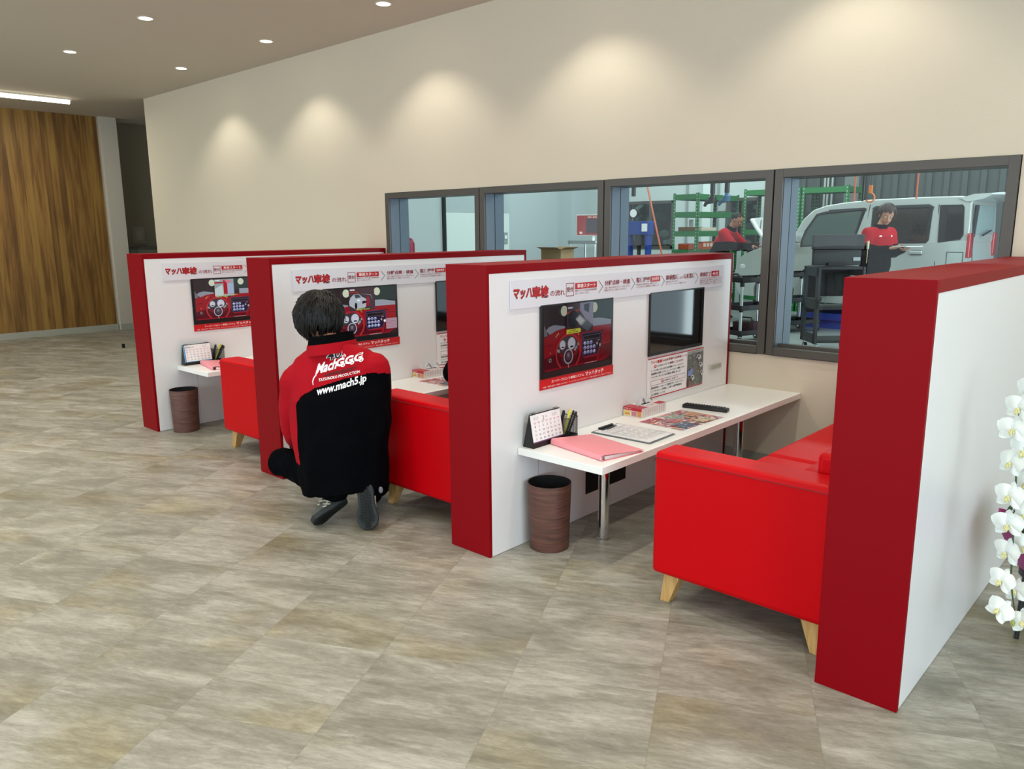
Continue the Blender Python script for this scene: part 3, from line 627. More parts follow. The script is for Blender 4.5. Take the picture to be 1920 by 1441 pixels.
for (cx, cy, e) in ((.047, .465, 'of the clipboard desk'), (PX[0]+.047, .468, 'of the far desk')):
    cup(cx, cy, 'black square mesh pen cup '+e, 1); z = DZ+.0155
    pen((cx-.024, cy-.022, z), (cx-.012, cy-.004, z+.108), M_black, 'thick black marker leaning in the pen cup '+e, 'marker_pen', .0062)
    pen((cx-.004, cy-.014, z), (cx+.004, cy+.024, z+.112), mat('yellow_pen', '#e8ea63', .5), 'yellow highlighter standing in the pen cup '+e, 'highlighter_pen', .006)
    pen((cx+.012, cy-.018, z), (cx+.012, cy+.038, z+.104), M_dsteel, 'slim dark grey pen in the pen cup '+e)
    pen((cx+.020, cy-.012, z), (cx+.024, cy+.042, z+.100), M_black, 'slim black pen nearest the rim of the pen cup '+e)
def folder(x, label):
    r = empty('ring_folder', (x+.268, .398, DZ), label, 'folder', 'pink ring folders'); r.rotation_euler.z = math.radians(-11.5)
    # spine along local x on the -y side; cover tapers from the spine to the open edge
    pk = mat('pink_vinyl', '#f297a0', .45); Lx = .168; b = MB()
    prof = [(-.118, .003), (-.121, .012), (-.117, .0245), (-.108, .0275), (.10, .0115), (.122, .010), (.122, .0085), (.10, .0098), (-.106, .0255), (-.1145, .0225), (-.118, .012), (-.115, .004), (-.105, .002), (.122, .002), (.122, 0), (-.112, 0)]
    b.prism(prof, lambda u, v, d: (d, u, v), -Lx, Lx); b.build('cover', pk, r, bevel=.0004)
    MB().prism([(-.095, .0025), (-.098, .018), (.105, .0085), (.105, .0025)], lambda u, v, d: (d, u, v), -.148, .160).build('paper_stack', M_paper, r)
    MB().path([(.1675, -.1165+.009*math.cos(t), .0135+.010*math.sin(t)) for t in [math.radians(60+30*k) for k in range(8)]], .0012, 6).build('binding', M_chrome, r)
    return r
folder(PX[2], 'pink ring folder at the corner of the clipboard desk'); folder(PX[0], 'pink ring folder on the far desk beside the calendar')
def clipboard():
    r = empty('clipboard', (.2475, .712, DZ), 'clipboard with a printed form on the near desk', 'clipboard'); r.rotation_euler.z = math.radians(1.5)
    MB().box((-.16, -.112, 0), (.16, .112, .0045)).build('board', mat('clear_grey_board', '#5f6668', .3), r, bevel=.002)
    MB().box((-.148, -.102, .0048), (.150, .102, .0058)).build('form', M_paper, r)
    F = Flat((0, 0, .0059), (0, 1, 0), (-1, 0, 0)); g = mat('form_grey', '#a4a7ab', .7); rd = mat('form_red', '#c77a80', .7); rnd = random.Random(5)
    for k in range(26):
        v = .118-.0098*k
        if k % 5 == 1: F.rect(-.09, v-.001, .09, v+.0005, rd)
        u = -.09
        while u < .07: l = rnd.uniform(.01, .05); F.rect(u, v, min(u+l, .088), v+.0022, g); u += l+rnd.uniform(.004, .02)
    for a in (-.09, -.02, .05, .09): F.rect(a-.0004, -.13, a+.0004, .02, g)
    F.box(.03, -.125, .085, -.085, .0008, g); F.text('車検受付票', -.035, .122, .035, .131, M_ink)
    F.build('printing', r)
    c = MB().box((-.152, -.058, .0058), (-.128, .058, .0085)).path([(-.153, -.057, .011), (-.153, .057, .011)], .0055, 10)
    c.box((-.13, -.03, .006), (-.122, .03, .0075)); c.build('clip', M_black, r, bevel=.0008); return r
clipboard()
def leaflet_mat():
    m = mat('colourful_print', '#b0888a', .3); N, L, b = nodes(m)
    tc = N.new('ShaderNodeTexCoord'); v = N.new('ShaderNodeTexVoronoi'); v.inputs['Scale'].default_value = 62; v.distance = 'CHEBYCHEV'
    r = N.new('ShaderNodeValToRGB'); e = r.color_ramp.elements; r.color_ramp.interpolation = 'CONSTANT'
    cs = ['#e8e2d8', '#b43048', '#d4a878', '#5f6f8c', '#7c9a86', '#c76a80', '#e9dcc0', '#6b5058', '#d8607a', '#b8bec6']
    while len(e) < len(cs): e.new(.5)
    for k, c in enumerate(cs): e[k].position = k/len(cs); e[k].color = lin(c)
    sp = N.new('ShaderNodeSeparateColor'); L.new(tc.outputs['Object'], v.inputs['Vector']); L.new(v.outputs['Color'], sp.inputs[0]); L.new(sp.outputs[0], r.inputs[0]); L.new(r.outputs[0], b.inputs['Base Color']); return m
M_leaf = leaflet_mat()
def leaflet(x, label):
    r = empty('printed_leaflet', (x+.278, 1.098, DZ), label, 'leaflet', 'colourful leaflets on the booth desks'); r.rotation_euler.z = math.radians(-2.5)
    MB().box((-.132, -.195, 0), (.132, .195, .0012)).build('sheet', M_paper, r)
    F = Flat((0, 0, .0013), (0, 1, 0), (-1, 0, 0)); F.rect(-.188, -.126, .188, .126, M_leaf)
    P = lambda n, h: mat('leaf_'+n, h, .35)
    for u0, v0, u1, v1, c in ((-.18, .06, -.06, .12, ('a', '#a83048')), (-.03, .02, .07, .09, ('b', '#8aa39a')), (.09, -.02, .18, .05, ('c', '#c99a86')), (-.15, -.11, -.03, -.03, ('d', '#5d6a80')), (.02, -.12, .12, -.05, ('e', '#d0c0a0')), (-.1, -.02, -.02, .04, ('f', '#c0707c'))):
        F.rect(u0, v0, u1, v1, P(*c)); rnd = random.Random(int(u0*1000))
        for _ in range(9): a, b_ = rnd.uniform(u0, u1-.02), rnd.uniform(v0, v1-.015); F.rect(a, b_, a+rnd.uniform(.006, .022), b_+rnd.uniform(.003, .014), P(*rnd.choice([('w', '#eee8e4'), ('r', '#b0203c'), ('k', '#4a4250'), ('y', '#e0c060'), ('s', '#8fa0b8')])))
    F.build('printing', r); return r
leaflet(PX[2], 'colourful leaflet between tissue box and remote control'); leaflet(PX[1], 'colourful leaflet on the desk of the middle booth')
def tissue(x, label):
    r = empty('tissue_box', (x+.004, .985, DZ), label, 'tissue box', 'tissue boxes on the booth desks'); hz = .050
    MB().box((0, 0, 0), (.112, .228, hz)).build('carton', mat('carton_white', '#e9e4e2', .4), r, bevel=.001)
    R_ = mat('carton_red', '#b81c30', .4); Y = mat('carton_yellow', '#e5cf78', .4); O = mat('carton_pink', '#c98a94', .4)
    F = Flat((0, -.0002, 0), (1, 0, 0), (0, 0, 1)); F.rect(0, .034, .112, hz, R_); F.rect(.004, .006, .044, .032, Y); F.rect(.05, .006, .082, .032, O); F.rect(.086, .006, .110, .034, mat('carton_gold', '#d2964a', .4)); F.text('ミスティー', .006, .038, .050, .046, M_wtext, .02); F.text('200組', .01, .012, .038, .022, M_sred, .02); F.text('ソフト', .053, .016, .078, .026, M_sred, .01)
    G = Flat((.1122, 0, 0), (0, 1, 0), (0, 0, 1)); G.text('ミスティー', .03, .014, .13, .036, mat('carton_grey', '#bba8ac', .5)); [G.rect(.012+.021*k, .004, .018+.021*k, .046, mat('carton_line', '#dccfce', .5)) for k in range(10)]
    P_ = Flat((0, 0, hz+.0002), (0, 1, 0), (-1, 0, 0)); P_.rect(0, -.112, .06, 0, R_); P_.rect(.165, -.112, .228, -.07, R_); P_.text('ミスティー', .08, -.104, .20, -.080, R_, .02); P_.oval(.12, -.05, .07, .018, mat('slot_white', '#f4f4f4', .6)); P_.oval(.12, -.05, .05, .010, M_blackm)
    m0 = F.mb.build('end_printing', F.mats, r); G.mb.build('side_printing', G.mats, r); P_.mb.build('top_printing', P_.mats, r)
    b = MB(); n = 26; vs = []
    for k in range(n+1):      # pulled tissue: two soft peaks
        t = k/n; y = .055+.135*t; hgt = .042*max(math.sin(math.pi*min(1, t/.5))**1.0 if t < .5 else math.sin(math.pi*(t-.5)/.5), .12)
        for q in range(5): s = q/4-.5; vs.append((.052+.020*s+.006*math.sin(9*t+3*s), y+.012*s*math.sin(6*t), hz-.004+hgt*(1-.9*s*s)+.004))
    b.add(vs, [(k*5+q, k*5+q+1, (k+1)*5+q+1, (k+1)*5+q) for k in range(n) for q in range(4)])
    o = b.build('tissue', mat('tissue_white', '#c9c9cd', .9), r, smooth=True); sd = o.modifiers.new('thick', 'SOLIDIFY'); sd.thickness = .0006
    return r
tissue(PX[2], 'red and white tissue box with pulled tissue by the clipboard'); tissue(PX[1], 'red and white tissue box on the desk of the middle booth')
def remote():
    r = empty('remote_control', (.252, 1.385, DZ), 'long black remote control on the near desk', 'remote control'); r.rotation_euler.z = math.radians(9)
    MB().box((-.122, -.024, 0), (.122, .024, .020)).build('case', M_black, r, bevel=.006, segs=3)
    b = MB(); 
    for i in range(14):
        for j in range(3): b.box((-.105+.0155*i-.0045, -.015+.015*j-.0042, .020), (-.105+.0155*i+.0045, -.015+.015*j+.0042, .0222))
    b.build('buttons', mat('remote_key', '#2b2b30', .5), r, bevel=.0008)
    F = Flat((0, 0, .0224), (1, 0, 0), (0, 1, 0)); [F.rect(-.107+.0155*i, -.001, -.103+.0155*i, .001, mat('key_mark', '#9aa0a8', .5)) for i in range(14)]; F.build('key_marks', r)
remote()

# ------------------------------------------------------------------ workshop beyond the windows
def dpt(px, py, d): return CP + ray(px, py)*d
YB = 12.0; XL = -8.6; XE = 3.2; Y0 = W+WTH; ZW = 4.6
M_sfl = ramp_noise(mat('workshop_floor_paint', '#8f9490', .35), (1, 1, 1), 1.2, [(.3, '#7c827f'), (.7, '#9aa09b')])
M_swl = mat('workshop_grey_wall', '#b9c1c4', .8); M_swb = mat('workshop_pale_wall', '#c2cccb', .8); M_swd = mat('workshop_dark_panels', '#474d4c', .6)
struct(MB().box((XL-.2, Y0, -.1), (XE, YB+.2, 0)), 'floor_workshop', M_sfl)
struct(MB().box((XL-.2, Y0, ZW), (XE, YB+.2, ZW+.1)), 'ceiling_workshop', mat('workshop_ceiling', '#9da3a2', .9))
struct(MB().box((XL-.2, W+2.62, 0), (XL, YB+.2, ZW)), 'wall_workshop_left', M_swl)
struct(MB().box((XL, Y0+.001, HC+.1), (XE, Y0+.2, ZW)), 'wall_workshop_front', M_swl)
wa, wb_ = on(1177, 378, 1, YB), on(1262, 465, 1, YB); wc, wd = on(1362, 385, 1, YB), on(1421, 466, 1, YB); XD = on(1466, 350, 1, YB).x
b = MB(); xs = [XL, wa.x, wb_.x, wc.x, wd.x, XD]
b.box((xs[0], YB, 0), (xs[1], YB+.2, ZW)); b.box((xs[2], YB, 0), (xs[3], YB+.2, ZW)); b.box((xs[4], YB, 0), (xs[5], YB+.2, ZW))
for x0, x1 in ((xs[1], xs[2]), (xs[3], xs[4])): b.box((x0, YB, 0), (x1, YB+.2, 1.02)); b.box((x0, YB, 2.0), (x1, YB+.2, ZW))
struct(b, 'wall_workshop_back', M_swb)
b = MB().box((XD, YB, 0), (XE, YB+.2, ZW))
for k in range(26): b.box((XD+.12+.26*k, YB-.05, 0), (XD+.20+.26*k, YB, ZW))
struct(b, 'wall_workshop_shutter', M_swd)
for k, (x0, x1) in enumerate(((xs[1], xs[2]), (xs[3], xs[4]))):
    b = MB(); f = .06
    b.box((x0, YB-.02, 1.02), (x0+f, YB+.1, 2.0)).box((x1-f, YB-.02, 1.02), (x1, YB+.1, 2.0)).box((x0, YB-.02, 1.02), (x1, YB+.1, 1.02+f)).box((x0, YB-.02, 2-f), (x1, YB+.1, 2)).box(((x0+x1)/2-.03, YB, 1.02), ((x0+x1)/2+.03, YB+.1, 2))
    o = struct(b, 'window_%d' % (7+k), M_frame); MB().box((x0, YB+.05, 1.02), (x1, YB+.056, 2.0)).build('pane', M_glass, o)
hd = MB()
for k in range(420):
    x = random.uniform(-10, -4.5); z = random.uniform(0, 2.6); M = Matrix.Rotation(random.uniform(0, 6), 3, 'Z') @ Matrix.Rotation(random.uniform(-1, 1), 3, 'X')
    hd.ell((x, 13.45+random.uniform(-.2, .2), z), (.16, .03, .10), 6, random.randint(0, 2), M)
o = hd.build('hedge', [mat('leaf_dark', '#26382f', .7), mat('leaf_mid', '#41574a', .7), mat('leaf_pale', '#6d8074', .7)]); tag(o, 'dark green hedge seen outside the workshop window', 'hedge', kind='stuff')
struct(MB().box((-10, 13.95, -.1), (-4, 14.05, 2.8)), 'wall_outside', mat('outside_dark', '#2c3836', .9)); struct(MB().box((-11, YB+.2, -.1), (-3.5, 14, -.02)), 'ground_outside', M_sfl)
# pale panel on the left workshop wall, greyer above, dark post at one edge
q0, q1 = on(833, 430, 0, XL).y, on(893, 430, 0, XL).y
o = struct(MB().box((XL, q0, 0), (XL+.03, q1+.9, 2.9)), 'pale_panel_1', mat('panel_white', '#dfe9e6', .35)); MB().box((XL, q0-.05, 0), (XL+.06, q0, 3)).build('panel_post', M_dsteel, o)
MB().box((XL+.03, q0+.01, 1.75), (XL+.034, q1+.9, 2.9)).build('upper_panel', mat('panel_pale', '#b4c0c2', .5), o)
p = on(945, 445, 0, XL); r = empty('light_switch', tuple(p), 'small grey switch box on the workshop wall, left of the cardboard box', 'switch')
MB().box((0, -.06, -.12), (.05, .06, .10)).build('plate', mat('switch_grey', '#9aa2a2', .5), r, bevel=.005); MB().box((.05, -.03, -.03), (.06, .03, .04)).build('rocker', M_paper, r, bevel=.003)
p = on(767, 468, 0, XL+1.5); r = empty('fire_extinguisher', (XL+.02, p.y+1.3, 0), 'dark red round object at the window edge beside the workshop wall', 'fire extinguisher')
pr = on(768, 462, 0, XL+.15); r.location = (XL+.15, pr.y, 0)
MB().lathe([(.001, .75), (.09, .75), (.09, 1.2), (.06, 1.27), (.02, 1.3), (.001, 1.3)], seg=24).build('bottle', mat('extinguisher_red', '#8a1a3c', .4), r, smooth=True); MB().box((-.14, -.05, .7), (.02, .05, .75)).build('bracket', M_dsteel, r)
# column and wall pipes
def pipe(px, y, m, rad, lab, z1=ZW, z0=0):
    p = on(px, 400, 1, y); o = MB().tube((0, 0, z0), (0, 0, z1), rad, seg=10).tube((0, 0, .95), (0, 0, 1.02), rad*1.7, seg=10).build('wall_pipe', m, smooth=True); o.location = (p.x, p.y, 0); tag(o, lab, 'pipe', 'pipes on the workshop back wall')
PV = [(1287, 'slim grey pipe on the pale workshop wall, behind the green rack'), (1345, 'slim grey pipe beside the white column of the workshop'), (1437, 'slim grey pipe at the window mullion, behind the raised bonnet')]
for px, lab in PV: pipe(px, YB-.03, mat('pipe_grey', '#8b9593', .5), .02, lab)
for px, lab in ((1543, 'pale pipe on the dark shutters, first past the wide jamb'), (1549, 'pale pipe on the dark shutters, second past the wide jamb'), (1557, 'pale pipe on the dark shutters, third past the wide jamb')): pipe(px, YB-.08, mat('pipe_pale', '#a9afa9', .5), .018, lab)
p = on(1325, 400, 1, YB-.1); o = struct(MB().box((p.x-.09, YB-.12, 0), (p.x+.09, YB, ZW)), 'trim_1', mat('column_white', '#dbe4e2', .6))
p = on(1598, 350, 1, YB-.1); struct(MB().box((p.x-.12, YB-.14, 0), (p.x+.12, YB-.05, ZW)), 'trim_2', mat('column_grey', '#6b716f', .6))
p = on(1360, 400, 1, YB-.05); o = MB().box((-.16, 0, 1.75), (.0, .05, 2.0)).build('junction_box', mat('junction_grey', '#9fa9a8', .5), bevel=.01); o.location = (p.x, YB-.055, 0); tag(o, 'grey junction box on the workshop wall behind the hanging tools', 'junction box')
# green racks
M_grn = mat('green_steel', '#24703c', .45); M_grnd = mat('green_steel_dark', '#1f5c36', .5)
def rack(x0, x1, y0, y1, zs, label, ht):
    r = empty('green_rack', ((x0+x1)/2, (y0+y1)/2, 0), label, 'shelf rack', 'green steel racks in the workshop'); hx, hy = (x1-x0)/2, (y1-y0)/2; a = .045
    for sx in (-1, 1):
        for sy in (-1, 1):
            b = MB(); X, Y = sx*hx, sy*hy
            b.box((min(X, X-sx*a), Y-.003, 0), (max(X, X-sx*a), Y+.003, ht)); b.box((X-.003, min(Y, Y-sy*a), 0), (X+.003, max(Y, Y-sy*a), ht))
            for k in range(34):
                z = .1+k*(ht-.15)/33
                b.box((X-sx*.032, Y-.0045, z), (X-sx*.018, Y+.0045, z+.022), 1) if sx > 0 else b.box((X+.018, Y-.0045, z), (X+.032, Y+.0045, z+.022), 1); b.box((X-.0045, Y-sy*.032 if sy > 0 else Y+.018, z), (X+.0045, Y-sy*.018 if sy > 0 else Y+.032, z+.022), 1)
            b.build('post', [M_grn, mat('slot_pale', '#a8b4ae', .6)], r)
    for z in zs:
        b = MB().box((-hx, -hy, z-.01), (hx, hy, z)).box((-hx, -hy-.004, z-.09), (hx, -hy+.02, z)).box((-hx, hy-.02, z-.09), (hx, hy+.004, z)).box((hx-.02, -hy, z-.09), (hx+.004, hy, z)).box((-hx-.004, -hy, z-.09), (-hx+.02, hy, z)); b.build('shelf', M_grn, r)
    return r
n = dpt(1310, 363, 13.0); rx0 = on(1263, 368, 1, n.y).x; ry1 = on(1386, 369, 0, n.x).y
zs = [.25, .66, 1.07, 1.38, 1.70, n.z]
rack(rx0, n.x, n.y, ry1, zs, 'green steel rack with orange boxes behind the mechanic at the bonnet', n.z+.02)
ra = on(1395, 374, 1, 11.0); rb = on(1500, 377, 1, 11.0); rc = on(1590, 378, 1, 11.0)
rack(ra.x, rb.x, 11.0, 11.6, [.25, .8, 1.4, 2.08], 'green steel rack along the back wall behind the raised bonnet', 2.1); rack(rb.x+.03, rc.x, 11.0, 11.6, [.25, .8, 1.4, 2.08], 'green steel rack along the back wall above the car windscreen', 2.1)
M_or = mat('orange_carton', '#c8542a', .6); M_br = mat('brown_carton', '#7a5534', .7)
def boxes(name, n_, px0, px1, z, ax, val, h, w_, m, lab, grp, cat='box', face=True):
    first = None
    for k in range(n_):
        px = px0+(px1-px0)*k/max(1, n_-1); p = on(px, 450, ax, val)
        if first is None:
            first = empty(name, (p.x, p.y, z), lab, cat, grp); MB().box((-w_/2, -w_/2, 0), (w_/2, w_/2, h)).build('carton', m, first, bevel=.003)
            MB().box((w_/2, -w_*.32, h*.35), (w_/2+.002, w_*.32, h*.8)).box((-w_*.32, -w_/2-.002, h*.35), (w_*.32, -w_/2, h*.8)).build('print', mat('box_print', '#f3d9c4', .6), first)
        else: c = copy_tree(first); c.location = (p.x, p.y, z)
boxes('oil_filter_box', 4, 1315, 1334, 1.07, 0, n.x-.12, .13, .13, M_or, 'orange printed box in the row on the lowest visible rack shelf', 'orange boxes on the green rack')
boxes('spark_plug_box', 7, 1313, 1336, 1.38, 0, n.x-.10, .06, .08, mat('pale_carton', '#d8ccb8', .6), 'small pale box in the row on the middle rack shelf', 'small pale boxes on the green rack')
for nm, px, z, sx, h, m, lab in (('parts_carton', 1296, 1.07, .36, .10, M_or, 'flat orange carton on the lowest visible rack shelf'), ('brown_carton', 1294, 1.38, .34, .07, M_br, 'flat brown carton on the middle shelf of the green rack'), ('spray_bottle', 1295, 1.452, .06, .12, M_paper, 'small white bottle on the brown carton')):
    p = on(px, 450, 1, n.y+.25); o = MB().box((-sx/2, -.13 if sx > .1 else -.03, 0), (sx/2, .13 if sx > .1 else .03, h)).build(nm, m, bevel=.008); o.location = (p.x, p.y, z); tag(o, lab, nm.split('_')[1])
# hydraulic press
pc = dpt(1199, 420, 12.2); r = empty('shop_press', (pc.x, pc.y, 0), 'blue hydraulic workshop press with round gauge by the window', 'press'); BL = mat('press_blue', '#1b3f8e', .4)
for s in (-1, 1): MB().box((s*.17-.03, -.05, 0), (s*.17+.03, .05, 1.50)).build('upright', BL, r, bevel=.004)
MB().box((-.22, -.07, 1.33), (.22, .07, 1.54)).build('head_beam', BL, r, bevel=.006); MB().box((-.2, -.06, .7), (.2, .06, .8)).build('bed', BL, r, bevel=.004); MB().box((-.25, -.25, 0), (.25, .25, .06)).build('foot', BL, r)
MB().tube((0, 0, 1.33), (0, 0, 1.17), .075).tube((0, 0, 1.17), (0, 0, 1.02), .03).build('ram', M_dsteel, r, smooth=True)
g = MB().tube((-.05, -.10, 1.66), (-.05, -.02, 1.66), .075, seg=24).tube((-.05, -.06, 1.54), (-.05, -.06, 1.6), .015).build('gauge', M_black, r, smooth=True); MB().tube((-.05, -.105, 1.66), (-.05, -.1005, 1.66), .062, seg=24).build('dial', M_paper, g)
MB().box((.09, -.075, 1.38), (.19, -.0705, 1.50)).build('plate', M_paper, r)
# hanging things
def hang(name, px, py0, py1, d, m, rad, lab, tool=None, cat='hose'):
    p = dpt(px, py1, d); r = empty(name, tuple(p), lab, cat)
    MB().tube((0, 0, 0), (0, 0, ZW-p.z), rad, seg=8).build('cable', m, r)
    if tool:
        MB().path([(0, 0, 0), (0, 0, -.05), (0, 0, -.12)], [.02, .06, .05], 12).path([(0, 0, -.09), (-.09, 0, -.12), (-.12, 0, -.17)], [.045, .03, .02], 10).build('tool', tool, r, smooth=True); MB().tube((0, 0, .0), (0, 0, .2), .035, seg=12).build('swivel', M_black, r, smooth=True)
    return r
hang('air_tool', 1336, 340, 363, 11, M_black, .02, 'black air tool hanging from the workshop ceiling over the rack', M_black, 'air tool')
hang('air_tool', 1363, 340, 361, 11, mat('hose_red', '#a92a34', .5), .012, 'blue air tool hanging on a red hose in the workshop', mat('tool_blue', '#2d5f7c', .4), 'air tool')
hang('hanging_hose', 1188, 340, 368, 12.3, M_black, .035, 'short black hanging hose over the blue press')
hang('hose_cable', 1601, 330, 378, 9, mat('hose_orange', '#b4552f', .5), .010, 'orange hanging hose before the dark shutters, over the driver\'s door'); hang('hose_cable', 1718, 330, 372, 9, mat('hose_orange', '#b4552f', .5), .010, 'orange hanging hose before the dark shutters, over the rear door')
hang('hook_cable', 1632, 330, 362, 9, M_dsteel, .005, 'orange hook hanging on a thin cable above the car roof', None, 'hook'); hk_ = [o for o in bpy.data.objects if o.name == 'hook_cable'][0]; MB().path([(.05*math.cos(t), 0, -.05+.05*math.sin(t)) for t in [math.radians(90-30*k) for k in range(9)]], .009, 8).box((-.018, -.015, 0), (.018, .015, .09)).build('hook', mat('hook_orange', '#d8762a', .4), hk_, smooth=False)
hang('dark_cable', 1617, 330, 377, 9, M_black, .012, 'black hanging cable beside the orange hook', cat='cable')
p0, p1 = dpt(1214, 346, 10.5), dpt(1246, 500, 10.0); p0 = p0+(p0-p1)*1.2
o = MB().path([p0, p0.lerp(p1, .5)+Vector((0, 0, -.03)), p1, (p1.x+.1, p1.y, .02)], .012, 8).build('air_hose', mat('hose_orange', '#b4552f', .5), smooth=True); tag(o, 'thin orange hose slanting down across the workshop, behind the partition', 'hose')
# cart with red-screened monitor, open cardboard box
pc = dpt(1106, 452, 11.2); r = empty('steel_cart', (pc.x, pc.y, 0), 'grey steel cart carrying the red-screened monitor', 'cart'); zt = pc.z
for sx in (-1, 1):
    for sy in (-1, 1): MB().tube((sx*.22, sy*.18, 0), (sx*.22, sy*.18, zt-.022), .014, seg=8).build('post', M_alu, r)
for z in (.3, zt-.3, zt-.02): MB().box((-.24, -.2, z-.015), (.24, .2, z)).box((-.24, -.2, z), (.24, -.195, z+.03)).build('tray', mat('cart_grey', '#7e8688', .4), r)
m = dpt(1113, 426, 11.2); s = empty('red_screen_monitor', (m.x, m.y, zt-.02), 'small monitor with a dark red screen on the steel cart', 'monitor'); s.rotation_euler.z = .6
z0 = m.z-.12-zt+.02; MB().box((-.25, -.02, z0), (.25, .02, z0+.30)).build('bezel', mat('bezel_pale', '#b8b4b2', .4), s, bevel=.004); F = Flat((-.25, -.0205, z0), (1, 0, 0), (0, 0, 1)); F.rect(.012, .012, .488, .288, SC('crimson', '#8e2226', .7)); F.rect(.14, .04, .46, .24, SC('slate', '#3a2a30', .7)); F.rect(.05, .03, .09, .06, SC('cream', '#d8c8b8', .7)); F.text('車検', .16, .25, .30, .275, SC('cream', '#d8c8b8', .7)); F.build('screen_picture', s)
MB().tube((0, .01, .01), (0, .01, z0), .02).box((-.1, -.08, 0), (.1, .08, .012)).build('stand', M_paper, s)
o = MB().box((-.1, -.14, 0), (.1, .14, .006)).build('paper_sheets', M_paper); q = dpt(1096, 449, 11.1); o.location = (pc.x-.12, pc.y-.02, zt-.019); tag(o, 'white paper sheets lying on the steel cart', 'paper')
pc = dpt(1045, 470, 10.6); r = empty('workbench', (pc.x, pc.y, 0), 'low grey workbench under the open cardboard box', 'workbench'); zt = pc.z-.18
MB().box((-.5, -.3, zt-.04), (.5, .3, zt)).build('bench_top', mat('bench_grey', '#8b9290', .5), r, bevel=.004)
for sx in (-1, 1):
    for sy in (-1, 1): MB().box((sx*.46-.02, sy*.26-.02, 0), (sx*.46+.02, sy*.26+.02, zt-.04)).build('leg', M_dsteel, r)
r = empty('cardboard_box', (pc.x, pc.y, zt), 'open brown cardboard box seen over the middle partition', 'box'); CB = mat('cardboard', '#a98a66', .8); CBd = mat('cardboard_dark', '#7d6447', .85)
MB().box((-.17, -.14, 0), (.17, -.136, .2)).box((-.17, .136, 0), (.17, .14, .2)).box((-.17, -.14, 0), (-.166, .14, .2)).box((.166, -.14, 0), (.17, .14, .2)).box((-.17, -.14, 0), (.17, .14, .004)).build('carton', CB, r)
for a, c in (((-.17, -.14, .2), (.17, -.14, .2)), ((.17, -.14, .2), (.17, .14, .2)), ((-.17, .14, .2), (.17, .14, .2))):
    mid = (Vector(a)+Vector(c))/2; off = Vector((mid.x, mid.y, 0)).normalized()*.09+Vector((0, 0, .03)); MB().add([a, c, Vector(c)+off, Vector(a)+off, Vector(a)+Vector((0, 0, .003)), Vector(c)+Vector((0, 0, .003)), Vector(c)+off+Vector((0, 0, .003)), Vector(a)+off+Vector((0, 0, .003))], [(3, 2, 1, 0), (4, 5, 6, 7), (0, 1, 5, 4), (1, 2, 6, 5), (2, 3, 7, 6), (3, 0, 4, 7)]).build('flap', CBd, r)
# trolleys
def caster(x, y, r):
    w_ = MB().tube((x-.013, y, .045), (x+.013, y, .045), .045, seg=20).build('caster', M_black, r, smooth=True); MB().tube((x-.016, y, .045), (x+.016, y, .045), .022, seg=12).box((x-.02, y-.02, .085), (x+.02, y+.02, .10)).build('hub', M_chrome, w_)
def trolley(px, d, rz, label, items=True):
    p = dpt(px, 600, d); r = empty('tool_trolley', (p.x, p.y, 0), label, 'trolley', 'black tool trolleys with bright posts'); r.rotation_euler.z = rz
    for sx in (-1, 1):
        for sy in (-1, 1):
            X, Y = sx*.30, sy*.18; caster(X, Y, r); MB().tube((X, Y, .12), (X, Y, .80), .020, seg=12).build('post', M_alu, r, smooth=True)
            b = MB()
            for z in (.12, .43, .74): b.tube((X, Y, z-.03), (X, Y, z+.05), .026, seg=12)
            b.build('sleeve', M_black, r, smooth=True)
    for z in (.11, .42, .76):
        b = MB().box((-.33, -.21, z), (.33, .21, z+.01))
        for (x0, y0, x1, y1) in ((-.33, -.21, .33, -.2), (-.33, .2, .33, .21), (-.33, -.21, -.32, .21), (.32, -.21, .33, .21)): b.box((x0, y0, z), (x1, y1, z+.06))
        b.build('tray', M_black, r)
    for sx in (-1, 1): MB().path([(sx*.30, -.18, .80), (sx*.30, -.09, .86), (sx*.30, .09, .86), (sx*.30, .18, .80)], .014, 8).build('handle', M_dsteel, r, smooth=True)
    return r
trolley(1404, 9.9, 1.2, 'black tool trolley with bright posts under the car\'s open bonnet'); trolley(1482, 10.9, 1.1, 'black tool trolley with bright posts next to the monitor cart')
q = dpt(1400, 600, 9.9); o = MB().box((-.14, -.1, 0), (.14, .1, .13)).path([(-.08, 0, .13), (-.06, 0, .18), (.06, 0, .18), (.08, 0, .13)], .01, 8).build('tool_case', mat('case_maroon', '#42202c', .5), bevel=.006); o.location = (q.x, q.y, .124); tag(o, 'dark maroon tool case on the trolley\'s bottom tray', 'tool case')
o = MB().path([dpt(1380, 622, 10.4)*1, dpt(1400, 632, 10.5), dpt(1425, 620, 10.6), dpt(1445, 630, 10.6)], .012, 8).build('floor_cable', mat('hose_orange', '#b4552f', .5), smooth=True)
for v in o.data.vertices: v.co.z = .014+.3*(v.co.z-.05)*0+(v.index % 8)*.0015
tag(o, 'orange cable lying on the workshop floor under the trolley', 'cable')
pc = on(1556, 640, 2, 0); pc = Vector((-.98, 6.55, 0)); pc = dpt(1561, 560, 9.0)
r = empty('monitor_cart', (pc.x, pc.y, 0), 'black equipment cart with caster wheels carrying the monitor', 'cart'); r.rotation_euler.z = .745
for sx in (-1, 1):
    for sy in (-1, 1): caster(sx*.22, sy*.18, r)
